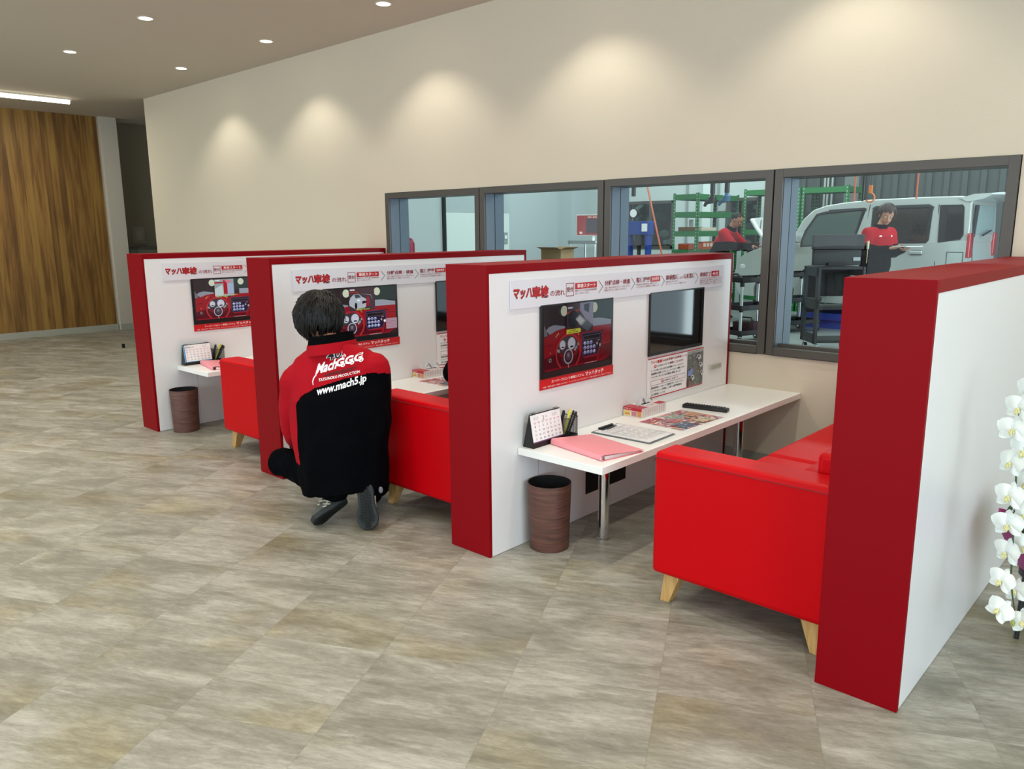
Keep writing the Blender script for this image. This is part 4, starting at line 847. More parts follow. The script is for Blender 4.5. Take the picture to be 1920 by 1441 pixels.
for sx in (-1, 1):
    b = MB()
    for z0, z1 in ((.11, .22), (.50, .62), (.87, .975)): b.box((sx*.25-.015, -.22, z0), (sx*.25+.015, .22, z1))
    b.box((sx*.25-.015, -.22, .11), (sx*.25+.015, -.15, .975)).box((sx*.25-.015, .15, .11), (sx*.25+.015, .22, .975)); b.build('side_panel', M_dsteel, r, bevel=.002)
    for z0, z1 in ((.23, .49), (.63, .87)): MB().tube((sx*.25+sx*.0, -.14, z0), (sx*.25, -.14, z1), .008, seg=8).build('rail', M_paper, r)
for z in (.12, .5, .95): MB().box((-.235, -.21, z), (.235, .21, z+.03)).build('shelf', M_black, r)
MB().box((-.235, .19, .62), (.235, .2, .95)).build('back_panel', M_blackm, r)
m = empty('large_monitor', (pc.x, pc.y, .989), 'back of a large black monitor standing on the equipment cart', 'monitor'); m.rotation_euler.z = .745
MB().box((-.26, -.03, .0), (.28, .03, .18)).box((-.28, -.05, .18), (.30, .01, .345)).build('housing', mat('monitor_back', '#17191c', .5), m, bevel=.006); MB().box((-.1, -.06, -.004), (.1, .06, .03)).build('foot', M_black, m); MB().box((.19, -.035, .05), (.27, -.031, .09)).build('badge', mat('badge_grey', '#9aa3a6', .5), m)
MB().tube((.36, 0, .18), (.36, 0, .27), .014).tube((.36, 0, .02), (.36, 0, .18), .004, seg=6).build('cable', mat('key_cream', '#c9c2a0', .5), m, smooth=True); 
# blue lift under the car
r = empty('car_lift', (-1.8, 9.55, 0), 'blue low platform lift under the silver car', 'car lift'); LB = mat('lift_blue', '#263f9c', .4)
for s in (-1, 1): MB().box((-.62, s*.42-.22, .12), (.62, s*.42+.22, .22)).build('platform', LB, r, bevel=.006); MB().box((-.55, s*.42-.18, .0), (.55, s*.42+.18, .12)).build('base', LB, r)
for s in (-1, 1):
    for t_ in (-.45, .45): MB().box((t_-.1, s*.42-.1, .22), (t_+.1, s*.42+.1, .37)).build('pad', M_black, r)
# ------------------------------------------------------------------ the car
YC = 8.8; CW = 1.46
def cx(px, py): p = on(px, py, 1, YC); return (p.x, p.z)
SIL = mat('silver_paint', '#b4bab7', .28, .2, coat=.4); DG = mat('dark_car_glass', '#0c1110', .08, spec=.8)
car = empty('silver_car', (-1.8, YC+CW/2, 0), 'silver compact van with raised bonnet and rear spoiler in the workshop', 'car'); CO = car.location
def cshape(name, poly, y0, y1, m, parent=None, bevel=0, lean0=0, lean1=0, zb=0, zt=1, nrm=True):
    f = lambda u, v, d: Vector((u, YC+d, v))-CO
    def g(u, v, d):
        t = max(0, (v-zb)/(zt-zb)); return Vector((u, YC+(d+(lean0 if d < CW/2 else -lean1)*t), v))-CO
    b = MB(); b.prism(poly, g, y0, y1); return b.build(name, m, parent or car, bevel=bevel, segs=3)
belt_f = cx(1500, 466); belt_r = cx(1822, 455); roof_r = cx(1822, 368); sill_z = .38; zb_ = 1.22; zr = roof_r[1]
nose = cx(1378, 505); tailx = roof_r[0]
fend = [cx(1384, 486), cx(1396, 476), cx(1412, 469), cx(1437, 461), cx(1490, 459)]
lower = [(nose[0]+.10, sill_z+.05), (nose[0], .62), (nose[0]-.01, cx(1376, 515)[1])]+fend+[(tailx, zb_+.02), (tailx+.02, .95), (tailx+.04, .62), (tailx, sill_z+.08), (tailx-.4, sill_z)]
# wheel arches cut into the lower outline
def arch(xc, r_, n_=9): return [(xc+r_*math.cos(t), .50+r_*math.sin(t)) for t in [math.radians(-15)+(math.pi+math.radians(30))*k/n_ for k in range(n_+1)]]
xr_, xf_ = tailx-.52, nose[0]+.62; R_ = .27
lower += arch(xr_, .31)+[(xr_-.5, sill_z), (xf_+.5, sill_z)]+arch(xf_, .31)
body = cshape('body', lower, 0, CW, SIL, bevel=.02)
ws = [cx(1492, 432), cx(1504, 410), cx(1522, 393), cx(1545, 385), cx(1574, 380), cx(1625, 374), cx(1731, 368.5), cx(1800, 366.6)]
gh = [(cx(1478, 452)[0], zb_-.02)]+ws+[(tailx, zr-.01), (tailx+.01, zb_+.02), (tailx, zb_-.03)]
cshape('cabin', gh, .0, CW, SIL, bevel=.02, lean0=.09, lean1=.09, zb=zb_, zt=zr)
def glassp(name, pts, m=DG, off=.006, parent=None):
    poly = [cx(*p) for p in pts]; n_ = len(poly)
    g = lambda u, v, o_: Vector((u, YC+.09*max(0, (v-zb_)/(zr-zb_))-o_, v))-CO
    vs = [g(u, v, off) for u, v in poly]+[g(u, v, -.03) for u, v in poly]
    return MB().add(vs, [tuple(range(n_)), tuple(range(n_, 2*n_))[::-1]]+[(i, n_+i, n_+(i+1) % n_, (i+1) % n_) for i in range(n_)]).build(name, m, parent or car)
TG = mat('teal_car_glass', '#4a5a55', .08, spec=.8)
glassp('window_glass', [(1500, 463), (1502, 450), (1508, 432), (1528, 401), (1545, 396), (1619, 391), (1620, 395), (1600, 457)], M_black, .004); glassp('window_glass', [(1504, 460), (1506, 450), (1514, 430), (1532, 404), (1614, 395), (1597, 455)], TG, .007)
glassp('window_glass', [(1633, 394), (1640, 389), (1740, 384.5), (1747, 390), (1741, 450), (1736, 456), (1630, 457)], M_black, .004); glassp('window_glass', [(1637, 396), (1740, 390), (1735, 452), (1634, 454)], mat('brown_car_glass', '#201c18', .1, spec=.7), .007)
glassp('window_glass', [(1760, 384), (1803, 383), (1806, 388), (1806, 440), (1800, 449), (1758, 455)], M_black, .004); glassp('window_glass', [(1776, 387), (1802, 385), (1804, 438), (1798, 446), (1771, 451)], DG, .007)
for pts in ([(1552, 393), (1618, 389), (1622, 391), (1620, 396), (1614, 393), (1550, 399)], [(1632, 391), (1640, 386), (1740, 382.5), (1749, 387), (1747, 394), (1743, 388), (1640, 391)]): glassp('rain_visor', pts, M_dsteel, .02)
for pts in (((1628, 383), (1616, 470), (1614, 500)), ((1758, 383), (1752, 497)), ((1822, 381), (1822, 500)), ((1487, 466), (1480, 500))):
    b = MB()
    for a, c in zip(pts, pts[1:]):
        (u0, v0), (u1, v1) = cx(*a), cx(*c); b.path([Vector((u0, YC+.09*max(0, (v0-zb_)/(zr-zb_))-.001, v0))-CO, Vector((u1, YC+.09*max(0, (v1-zb_)/(zr-zb_))-.001, v1))-CO], .005, 6)
    b.build('door_seam', M_blackm, car)
(u0, v0), (u1, v1) = cx(1705, 477), cx(1730, 469); h_ = MB().box((u0, YC-.035, (v0+v1)/2-.02), (u1, YC-.012, (v0+v1)/2+.022)).build('door_handle', SIL, car, bevel=.01)
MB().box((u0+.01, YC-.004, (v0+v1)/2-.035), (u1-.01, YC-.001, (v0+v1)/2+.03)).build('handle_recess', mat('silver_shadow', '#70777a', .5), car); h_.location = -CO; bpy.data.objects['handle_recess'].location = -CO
(u0, v0), (u1, v1) = cx(1773, 496), cx(1806, 473); b = MB()
for a, c in (((u0, v0), (u0, v1)), ((u0, v1), (u1, v1)), ((u1, v1), (u1, v0)), ((u0, v0), (u1, v0))): b.path([Vector((a[0], YC-.001, a[1]))-CO, Vector((c[0], YC-.001, c[1]))-CO], .004, 6)
b.build('fuel_flap', M_blackm, car)
# rear: tail lamp wrapping the corner, tailgate glass, wiper, spoiler
zt0, zt1 = cx(1824, 484)[1], cx(1824, 437)[1]; o = MB().box((tailx-.005, YC-.006, zt0), (tailx+.035, YC+.17, zt1)).build('tail_lamp', mat('lamp_red', '#b00f20', .15, spec=.8, coat=.6), car, bevel=.012, segs=3); o.location = -CO
o = MB().box((tailx-.005, YC+CW-.17, zt0), (tailx+.035, YC+CW+.006, zt1)).build('tail_lamp', mat('lamp_red', '#b00f20', .15), car, bevel=.012); o.location = -CO
o = MB().add([(tailx+.014, YC+.17, zt1-.02), (tailx+.014, YC+CW-.17, zt1-.02), (tailx+.016, YC+CW-.22, zr-.1), (tailx+.016, YC+.22, zr-.1)], [(0, 1, 2, 3)]).build('rear_glass', mat('rear_glass', '#8fa3a3', .06, spec=.9), car); o.location = -CO
MB().path([Vector((tailx+.02, YC+.175, zt1-.05))-CO, Vector((tailx+.035, YC+.20, zr-.1))-CO], .022, 8).build('glass_edge', M_black, car)
MB().path([Vector((tailx+.05, YC+.55, zt1-.03))-CO, Vector((tailx+.05, YC+.95, zt1+.03))-CO], .012, 8).build('wiper', M_black, car)
sp = MB(); L0 = YC+.06; L1 = YC+CW-.06; 
for k in range(13):
    t_ = k/12; y = L0+(L1-L0)*t_; e_ = 1-abs(2*t_-1)**4*.35
    sp.v += [tuple(Vector(v)-CO) for v in ((tailx-.14, y, zr-.015), (tailx+.0, y, zr+.045*e_), (tailx+.30*e_, y, zr+.055*e_), (tailx+.33*e_, y, zr+.02), (tailx+.18*e_, y, zr-.03), (tailx-.06, y, zr-.06))]
for k in range(12):
    for q_ in range(6): a = k*6+q_; c = k*6+(q_+1) % 6; sp.f.append((a, c, c+6, a+6)); sp.m.append(0)
sp.f += [tuple(range(6)), tuple(range(72, 78))[::-1]]; sp.m += [0, 0]; sp.build('spoiler', mat('spoiler_silver', '#c6ccca', .25, .2, coat=.5), car, smooth=True)
# mirror, wheels, bonnet, lamp, bumper
u, v = cx(1494, 443); o = MB().ell((u-.02, YC-.13, v), (.07, .11, .10), 16).box((u-.03, YC-.08, v-.07), (u+.03, YC+.02, v-.03)).build('door_mirror', SIL, car, smooth=True); o.location = -CO
def wheel(x, y):
    o = MB().lathe([(.12, -.08), (R_-.02, -.085), (R_, -.06), (R_, .06), (R_-.02, .085), (.12, .08)], seg=36).build('wheel', M_blackm, car, smooth=True); o.rotation_euler.x = math.pi/2; o.location = Vector((x, y, .5))-CO
    b = MB().lathe([(.001, .05), (.06, .055), (.165, .075), (.17, .05), (.17, -.05)], seg=30); b.build('hubcap', M_alu, o, smooth=True)
for x in (xf_, xr_):
    for y in (YC+.11, YC+CW-.11): wheel(x, y)
a0, a1 = cx(1437, 458), cx(1402, 406); ang = math.atan2(a1[1]-a0[1], a0[0]-a1[0])
bn = MB(); n1 = 10
for k in range(n1+1):
    t_ = k/n1; x = a0[0]+(a1[0]-a0[0])*t_; z = a0[1]+(a1[1]-a0[1])*t_; bul = .055*math.sin(math.pi*min(1, t_*1.0))
    for q_ in range(9): s_ = q_/8; y = YC+.08+(CW-.16)*s_; ed = .03*(2*s_-1)**2; bn.v += [tuple(Vector((x-bul*math.sin(ang)*1.0+ed*.5, y, z+bul*math.cos(ang)-ed))-CO)]
for k in range(n1):
    for q_ in range(8): a = k*9+q_; bn.f.append((a, a+1, a+10, a+9)); bn.m.append(0)
o = bn.build('bonnet', mat('bonnet_white', '#ccd2d0', .25, .2, coat=.5), car, smooth=True); sd = o.modifiers.new('thick', 'SOLIDIFY'); sd.thickness = .025
MB().tube(Vector((nose[0]+.25, YC+.2, fend[1][1]-.02))-CO, Vector((a1[0]+.12, YC+.2, a1[1]-.05))-CO, .006).build('bonnet_stay', M_dsteel, car)
o = MB().box((nose[0]+.12, YC+.12, .9), (a0[0]+.05, YC+CW-.12, fend[2][1]+.012)).build('engine_bay', M_dsteel, car); o.location = -CO
u, v = fend[0]; o = MB().ell((nose[0]+.12, YC+.10, v-.10), (.13, .11, .09), 18).ell((nose[0]+.12, YC+CW-.10, v-.10), (.13, .11, .09), 18).build('headlamp', mat('lamp_clear', '#cfd6d6', .1, coat=.6), car, smooth=True); o.location = -CO
o = MB().box((nose[0]-.012, YC+.35, .68), (nose[0]+.03, YC+CW-.35, .80)).build('grille', M_black, car, bevel=.01); o.location = -CO

# ------------------------------------------------------------------ people
def loft(mb, rings, seg=28):
    """rings: (centre, half-axis a, half-axis b)"""
    vs = [c+a*math.cos(t)+b*math.sin(t) for c, a, b in rings for t in (2*math.pi*k/seg for k in range(seg))]; n = len(rings)
    fs = [(i*seg+k, i*seg+(k+1) % seg, (i+1)*seg+(k+1) % seg, (i+1)*seg+k) for i in range(n-1) for k in range(seg)]+[tuple(range(seg))[::-1], tuple(range((n-1)*seg, n*seg))]
    return mb.add(vs, fs)
def cap(mb, p0, r0, p1, r1): mb.ell(p0, r0, 14); mb.ell(p1, r1, 14); return mb.tube(p0, p1, r0, r1, 18)
def blob(name, mb, mats, parent, voxel=.008, sm=8, fac=.5, disp=None, paint=None, org=None):
    """union of the collected solids as one smooth skin"""
    t = mb.build('t', []); rm = t.modifiers.new('r', 'REMESH'); rm.mode = 'VOXEL'; rm.voxel_size = voxel
    if sm: s_ = t.modifiers.new('s', 'SMOOTH'); s_.factor = fac; s_.iterations = sm
    me = bpy.data.meshes.new_from_object(t.evaluated_get(bpy.context.evaluated_depsgraph_get())); bpy.data.objects.remove(t)
    me.name = name; mats = mats if isinstance(mats, (list, tuple)) else [mats]; me.materials.clear()
    for m in mats: me.materials.append(m)
    if disp:
        ns = [v.normal.copy() for v in me.vertices]
        for v, n_ in zip(me.vertices, ns):
            c = v.co; h = sum(a*noise.noise(Vector((c.x*f[0], c.y*f[1], c.z*f[2]))+Vector((7.1*i, 3, 1))) for i, (a, f) in enumerate(disp)); v.co = c+n_*h
    if paint: me.polygons.foreach_set('material_index', [paint(p.center) for p in me.polygons])
    me.shade_smooth(); o = bpy.data.objects.new(name, me); COL.objects.link(o); o.parent = parent
    if org is not None: me.transform(Matrix.Translation(-org))
    return o
def frame(f, up=Vector((0, 0, 1))):
    f = f.normalized(); r = f.cross(up).normalized(); u = r.cross(f); return r, f, u      # right, forward, up
def hand(mb, wr, d, n, side, curl=.5, sp=.1, k=1.0):
    """wr wrist, d direction to the fingertips, n back-of-hand normal, side +1 right hand"""
    d = d.normalized(); n = (n-d*n.dot(d)).normalized(); s = d.cross(n)*side      # towards the thumb
    loft(mb, [(wr-d*.01, s*.026*k, n*.018*k), (wr+d*.02*k, s*.032*k, n*.017*k), (wr+d*.06*k, s*.040*k, n*.015*k), (wr+d*.088*k, s*.041*k, n*.013*k)], 20)
    for i, (o_, L_, ra) in enumerate(((.031, .072, .0092), (.0105, .080, .0094), (-.0105, .075, .009), (-.031, .060, .0082))):
        p = wr+d*(.086-.006*(i == 3))*k+s*o_*k; dd = (d+s*(1.5-i)*sp*.6).normalized(); a = curl*(.55+.08*i)
        for q, f in enumerate((.44, .31, .25)):
            dd = (Matrix.Rotation(-a, 3, dd.cross(n).normalized() if side > 0 else dd.cross(n).normalized()) @ dd) if True else dd
            n2 = p+dd*L_*f*k; cap(mb, p, ra*k*(1-.08*q), n2, ra*k*(.93-.08*q)); p = n2; a = curl*(.75-.1*q)
    p = wr+d*.018*k+s*.022*k; dd = (d*.75+s*.75-n*.35).normalized()
    for q, f in enumerate((.038, .030, .024)):
        n2 = p+dd*f*k; cap(mb, p, (.0125-.0018*q)*k, n2, (.0112-.0018*q)*k); p = n2; dd = (dd+d*.35-n*.12).normalized()
def shoe(parent, heel, toe, up, mats, w_=.048, nm='shoe', stripe=False):
    """heel, toe: centre line of the sole; up: away from the sole"""
    f = (toe-heel); L_ = f.length; f.normalize(); up = (up-f*up.dot(f)).normalized(); r = f.cross(up)
    P = lambda u, s, v: heel+f*(u*L_)+r*s+up*v
    prof = [(0.0, .020), (.04, .031), (.15, .036), (.35, .034), (.50, .037), (.68, .046), (.82, .046), (.93, .036), (1.0, .016)]
    o = bpy.data.objects.new(nm, None)
    b = MB(); ring = []
    for u, w in prof: ring.append((u, w*w_/.046))
    pts = [(u, w) for u, w in ring]+[(u, -w) for u, w in ring[::-1]]
    sole = MB().prism(pts, lambda u, s, d: P(u, s*1.06, d+(.008 if u > .9 else 0)), 0, .024).build('sole', mats[1], parent, bevel=.004, segs=2)
    # tread blocks on the underside
    tb = MB()
    for k in range(15):
        u = .05+.062*k; w = min(q[1] for q in ring if abs(q[0]-u) < .16)*.8
        for j in range(4): s0 = -w+2*w*j/4; tb.add([P(u+a*.042, s0+c*w*.40, e) for e in (-.003, .001) for a, c in ((0, 0), (1, .15), (1, 1.0), (0, .85))], [(3, 2, 1, 0), (4, 5, 6, 7), (0, 1, 5, 4), (1, 2, 6, 5), (2, 3, 7, 6), (3, 0, 4, 7)])
    tb.build('tread', M_blackm, sole)
    m = MB(); loft(m, [(P(.03, 0, .045), r*.024, up*.030), (P(.12, 0, .055), r*.034, up*.042), (P(.30, 0, .060), r*.035, up*.045), (P(.48, 0, .048), r*.036, up*.036), (P(.68, 0, .037), r*.043, up*.026), (P(.86, 0, .030), r*.040, up*.020), (P(.965, 0, .026), r*.024, up*.014)], 22)
    m.tube(P(.16, 0, .06), P(.14, 0, .105), .036, .036, 18)
    u_ = blob('upper', m, mats[0], parent, .005, 4)
    st = MB()
    for s in (-1, 1):
        sk = .98
        for a, c in (((.30, .028), (.56, .078)), ((.40, .026), (.64, .066)), ((.26, .05), (.60, .036)), ((.5, .03), (.74, .05))):
            st.path([P(a[0], s*.037*sk, a[1]), P((a[0]+c[0])/2, s*.036*sk, (a[1]+c[1])/2), P(c[0], s*.026*sk, c[1])], .0036, 6)
    for k in range(4): st.path([P(.42+.07*k, -.020, .082-.009*k), P(.42+.07*k, .020, .082-.009*k)], .003, 6)
    st.build('side_stripe', mats[2], u_, smooth=True)
M_tongue = mat('shoe_grey', '#4b4f4c', .7); M_sole = mat('shoe_sole', '#22292a', .75); M_cream = mat('shoe_cream', '#b9b29a', .6)
def hair(parent, c, hf, hu, m, n_=260, rad=(.088, .104, .112), seed=1, drop=.095, thick=.008, back=True, fringe=.02, flare=0.):
    r, f, u = frame(hf, hu); rnd = random.Random(seed); b = MB(); Mx = Matrix((r, f, u)).transposed()
    b.ell(c-f*.024+u*.030, (rad[0]*.97, rad[1]*.86, rad[2]*.84), 26, M=Mx)
    crown = c-f*.035+u*rad[2]
    for k in range(n_):
        az = rnd.uniform(0, 2*math.pi); el = rnd.uniform(.05, 1.25 if math.sin(az) < .3 else .75)
        face = math.sin(az) > .45                                 # az = 90 degrees is the forehead
        L_ = (fringe+rnd.uniform(0, .03)) if face else drop*rnd.uniform(.45, 1.25)
        pts = []; e = el; a = az+rnd.uniform(-.1, .1); steps = 5; w0 = rnd.uniform(-.09, .09)
        for q in range(steps+1):
            s = 1.0+.05*math.sin(2.3*q+k)*.3; x = math.sin(e)*math.cos(a); y = math.sin(e)*math.sin(a); z = math.cos(e)
            ls = 1.0+(.03+rnd.uniform(0, .05)+flare*rnd.uniform(-.2, 1.6)*(q/steps))*(q/steps)
            pts.append(c-f*.010+u*.020+r*(x*rad[0]*ls)+f*(y*rad[1]*ls)+u*(z*rad[2]*ls*.96)); e += L_/rad[2]/steps; a += w0
            lim = 2.15 if math.sin(az) > -.2 else 2.55
        if e > lim: e = lim
        b.path(pts, [thick*x_ for x_ in (.35, .9, 1, .85, .55, .12)], 5)
    return b.build('hair', m, parent, smooth=True)
def face(parent, c, hf, hu, skin, eye_open=True, k=1.0):
    r, f, u = frame(hf, hu)
    for s in (-1, 1):
        e = MB().ell(c+r*s*.031*k+f*.0775*k-u*.004, (.0115*k,)*3, 14).build('eye', mat('eye_white', '#b9aca2', .4), parent, smooth=True)
        MB().ell(c+r*s*.031*k+f*.0870*k-u*.008, (.0055*k,)*3, 10).build('pupil', M_black, e, smooth=True)
        MB().path([c+r*s*(.016+.008*q)*k+f*(.0935-.0032*q)*k+u*(.017+.004*math.sin(q*.9))*k for q in range(5)], .0024, 6).build('eyebrow', M_hair, parent)
    MB().path([c+r*(-.024+.008*q)*k+f*(.0915-.0010*(q-3)**2)*k-u*(.056-.0005*(q-3)**2)*k for q in range(7)], [.001, .0035, .0045, .0042, .0045, .0035, .001], 8).build('mouth', mat('lips', '#8a4a42', .5), parent, smooth=True)
def head_solid(mb, c, hf, hu, k=1.0):
    r, f, u = frame(hf, hu); Mx = Matrix((r, f, u)).transposed()
    mb.ell(c+u*.020*k-f*.006, (.076*k, .094*k, .094*k), 24, M=Mx); mb.ell(c+f*.018*k-u*.030*k, (.060*k, .070*k, .078*k), 22, M=Mx); mb.ell(c+f*.052*k-u*.078*k, (.030*k, .030*k, .026*k), 14, M=Mx)
    mb.path([c+f*.086*k+u*.012*k, c+f*.100*k-u*.016*k, c+f*.106*k-u*.030*k, c+f*.088*k-u*.037*k], [.006*k, .009*k, .012*k, .009*k], 10); mb.ell(c+f*.083*k-u*.057*k, (.024*k, .011*k, .010*k), 12, M=Mx)
    for s in (-1, 1):
        mb.ell(c+r*s*.080*k-f*.008*k-u*.008*k, (.009*k, .019*k, .031*k), 14, M=Mx @ Matrix.Rotation(s*.25, 3, 'Z')); mb.ell(c+r*s*.083*k-f*.012*k+u*.010*k, (.008*k, .016*k, .014*k), 12, M=Mx)
def figure(name, label, base, face_dir, J, o_, detail=.0045):
    """J: joints as (right, forward, up) from base; o_: options"""
    R_, F_, U_ = frame(Vector((face_dir[0], face_dir[1], 0))); B = Vector(base)
    g = lambda v: B+R_*v[0]+F_*v[1]+U_*v[2]; P = {k: g(v) for k, v in J.items()}
    dv = lambda v: (R_*v[0]+F_*v[1]+U_*v[2]).normalized()
    root = empty('person', B, label, 'person'); W2 = lambda: None
    hf, hu = dv(o_['hf']), dv(o_.get('hu', (0, 0, 1))); hk = o_.get('hk', 1.0); HD = P['head']
    m = MB(); head_solid(m, HD, hf, hu, hk); cap(m, HD-hu*.055-hf*.015, .052, P['neck'], .058)
    axis = (P['neck']-P['pelvis']).normalized(); sd = (P['shR']-P['shL']).normalized(); ft = axis.cross(sd) if False else sd.cross(axis)*-1
    loft(m, [(P['pelvis']-axis*.06, sd*.13, ft*.085), (P['pelvis'], sd*.15, ft*.10), (P['waist'], sd*.13, ft*.09), (P['chest'], sd*.155, ft*.105), (P['chest'].lerp(P['neck'], .65), sd*.13, ft*.08), (P['neck'], sd*.06, ft*.06)])
    for s in 'LR':
        cap(m, P['sh'+s], .050, P['el'+s], .038); cap(m, P['el'+s], .038, P['wr'+s], .026); cap(m, P['hip'+s], .080, P['kn'+s], .055); cap(m, P['kn'+s], .053, P['an'+s], .036)
        hd, hn = o_['hand'+s]; hand(m, P['wr'+s], dv(hd), dv(hn), 1 if s == 'R' else -1, o_.get('curl', .55))
    body = blob('body', m, o_['skin'], root, detail, 4, .45); 
    face(root, HD, hf, hu, o_['skin'], k=hk)
    # jacket
    w = o_.get('wide', 1.0); m = MB(); hem = P['pelvis']-axis*o_.get('hem', .06)
    loft(m, [(hem, sd*.180*w, ft*.135), (P['pelvis'], sd*.195*w, ft*.150), (P['waist'], sd*.20*w, ft*o_.get('deep', .150)), (P['chest'], sd*.205*w, ft*o_.get('deep', .150)), (P['chest'].lerp(P['neck'], .5), sd*.195*w, ft*.125), (P['chest'].lerp(P['neck'], .85), sd*.15*w, ft*.10), (P['neck']+axis*.005, sd*.075*o_.get('cr', 1), ft*.075*o_.get('cr', 1))], 32)
    for s in 'LR':
        a = P['sh'+s]; cap(m, P['chest'].lerp(P['neck'], .55), .10, a, .076*w); cap(m, a, .076*w, P['el'+s], .064*w); cap(m, P['el'+s], .062*w, P['wr'+s]-(P['wr'+s]-P['el'+s]).normalized()*.01, .043)
    jk = blob('jacket', m, o_['jmats'], root, .0055 if 'band' in o_ else .008, 8, .5, o_.get('jdisp', [(.010, (9, 9, 7)), (.006, (22, 22, 10))]), (lambda c: o_['paint'](((c-B).dot(R_), (c-B).dot(F_), (c-B).z))))
    cf = o_.get('collar_f', Vector((0, 0, 0)))
    cb = MB(); seg = 28; nk = P['neck']; ca = (axis*.6+hu*.4).normalized()
    for rr, hh in [(x*o_.get('cr', 1), y) for x, y in (((.090, -.03), (.084, .020), (.082, .021), (.076, .060), (.070, .058), (.064, .0)) if 'band' in o_ else ((.083, -.02), (.08, .01), (.078, .02), (.072, .052), (.066, .050), (.062, .0)))]: cb.v += [tuple(nk+(sd*math.cos(t)*rr+ft*math.sin(t)*rr*1.02)+ca*hh) for t in (2*math.pi*k/seg for k in range(seg))]
    for i in range(5):
        for k in range(seg): a, c = i*seg+k, i*seg+(k+1) % seg; cb.f.append((a, c, c+seg, a+seg)); cb.m.append(1 if i == 0 and 'band' in o_ else 0)
    cb.build('collar', [o_['collar'], M_jred], jk, smooth=True)
    for s in 'LR':
        d = (P['wr'+s]-P['el'+s]).normalized(); MB().tube(P['wr'+s]-d*.045, P['wr'+s]-d*.005, .047, .040, 22).build('cuff', o_['collar'], jk, bevel=.006, smooth=True)
    # trousers
    m = MB(); tk = o_.get('thigh', .098)
    loft(m, [(P['pelvis']+axis*.05, sd*.155, ft*.115), (P['pelvis'], sd*.175, ft*.13), (P['pelvis']-axis*.08, sd*.16, ft*.12)])
    for s in 'LR': cap(m, P['hip'+s], tk*1.08, P['kn'+s], tk*.80); cap(m, P['kn'+s], tk*.78, P['an'+s], o_.get('cuff', .066))
    blob('trousers', m, M_trou, root, .009, 5, .5, [(.012, (10, 10, 8)), (.006, (24, 24, 14))])
    for s in 'LR':
        he, to, up = P['he'+s], P['to'+s], dv(o_['sole'+s]); shoe(root, he, to, up, (M_tongue, M_sole, M_cream))
    hair(root, HD, hf, hu, o_['hair'], **o_.get('hk2', {}))
    # everything hangs off the root at the figure's base
    for ch in kids(root):
        ch.matrix_parent_inverse = Matrix.Translation(-B)
    return root, P, jk, (R_, F_, U_)
O = Vector((-.775, -.223, 0)); FD = (-.678, .735)
R0, F0, U0 = frame(Vector((FD[0], FD[1], 0)))
def Lc(px, py, b):
    """(right, forward, up) from O of the point seen at a photo pixel, b forward of O"""
    d = ray(px, py); t = (b-(CP-O).dot(F0))/d.dot(F0); p = CP+d*t-O; return (p.dot(R0), b, p.z)
JM = dict(pelvis=Lc(646, 880, .13), waist=Lc(641, 822, .12), chest=Lc(634, 740, .13), neck=Lc(622, 649, .17), head=Lc(601, 600, .23),
          shL=Lc(563, 716, .16), elL=Lc(553, 798, .22), wrL=Lc(560, 838, .44), shR=Lc(702, 698, .15), elR=Lc(710, 790, .17), wrR=Lc(650, 800, .40),
          hipL=Lc(607, 885, .16), knL=Lc(531, 868, .29), anL=Lc(632, 918, .06), heL=Lc(652, 938, .08), toL=Lc(590, 985, -.01),
          hipR=Lc(688, 885, .15), knR=(.10, .43, .085), anR=(.125, .09, .150), heR=(.115, .022, .215), toR=(.137, -.045, .012))
YOKE = [(Lc(px, py, .0)[0], Lc(px, py, .0)[2]) for px, py in ((540, 775), (550, 762), (562, 744), (590, 728), (640, 712), (690, 703), (716, 706), (745, 722))]
def paint_main(c):
    a, b, z = c
    if b < .14 or True:
        if a < YOKE[1][0] and z > .30: return 0
        for (a0, z0), (a1, z1) in zip(YOKE, YOKE[1:]):
            if a0 <= a <= a1: return 0 if z > z0+(z1-z0)*(a-a0)/(a1-a0) else 1
        return 0 if z > YOKE[-1][1] else 1
opt = dict(skin=M_skin, hf=(.42, .88, -.22), hu=(.02, .22, .97), hk=1.1, cr=1.38, band=1, jdisp=[(.016, (7, 7, 4)), (.008, (17, 17, 8))], handL=((.1, .9, -.3), (0, .3, .95)), handR=((-.2, .9, .1), (.3, .2, .9)), curl=.6, wide=1.18, hem=.10,
           jmats=[M_jred, M_jblk], paint=paint_main, collar=M_jblk, soleL=(-.15, .62, .70), soleR=(-.05, .95, .25), hair=M_hair, thigh=.092, cuff=.062,
           hk2=dict(n_=620, rad=(.104, .116, .124), seed=4, drop=.175, thick=.0085, flare=.075))
man, PM, jk, _ = figure('person', 'crouching man in red and black jacket with printed back, facing the touch monitor', O, FD, JM, opt, .0045)
# printing on the back of the jacket, laid onto the cloth
bpy.context.view_layer.update()
bv = BVHTree.FromObject(jk, bpy.context.evaluated_depsgraph_get())
def stick(F, s, p0, p1, hgt, m, bold=0, skew=0., lift=.0015, u=(0, 1), vv=(0, 1)):
    vs, fs = text2d(s, bold); A = O+R0*Lc(*p0, .05)[0]+U0*Lc(*p0, .05)[2]; Bv = O+R0*Lc(*p1, .05)[0]+U0*Lc(*p1, .05)[2]; hx = (Bv-A); up = U0*hgt; out = []
    for x, y in vs:
        q = A+hx*(x+skew*y)+up*y; h = bv.ray_cast(q-F0*.6, F0); out.append((h[0]-F0*lift) if h[0] is not None else q)
    F.add([v-O for v in out], fs, 0)
def print_part(name, items, m, lift):
    b = MB()
    for it in items: stick(b, *it[:4], None, *it[4:5], lift=lift)
    o = b.build(name, m, jk); o.matrix_parent_inverse = Matrix.Identity(4); o.location = O; return o
WH = mat('white_transfer', '#f0f0f2', .6)
b = MB()
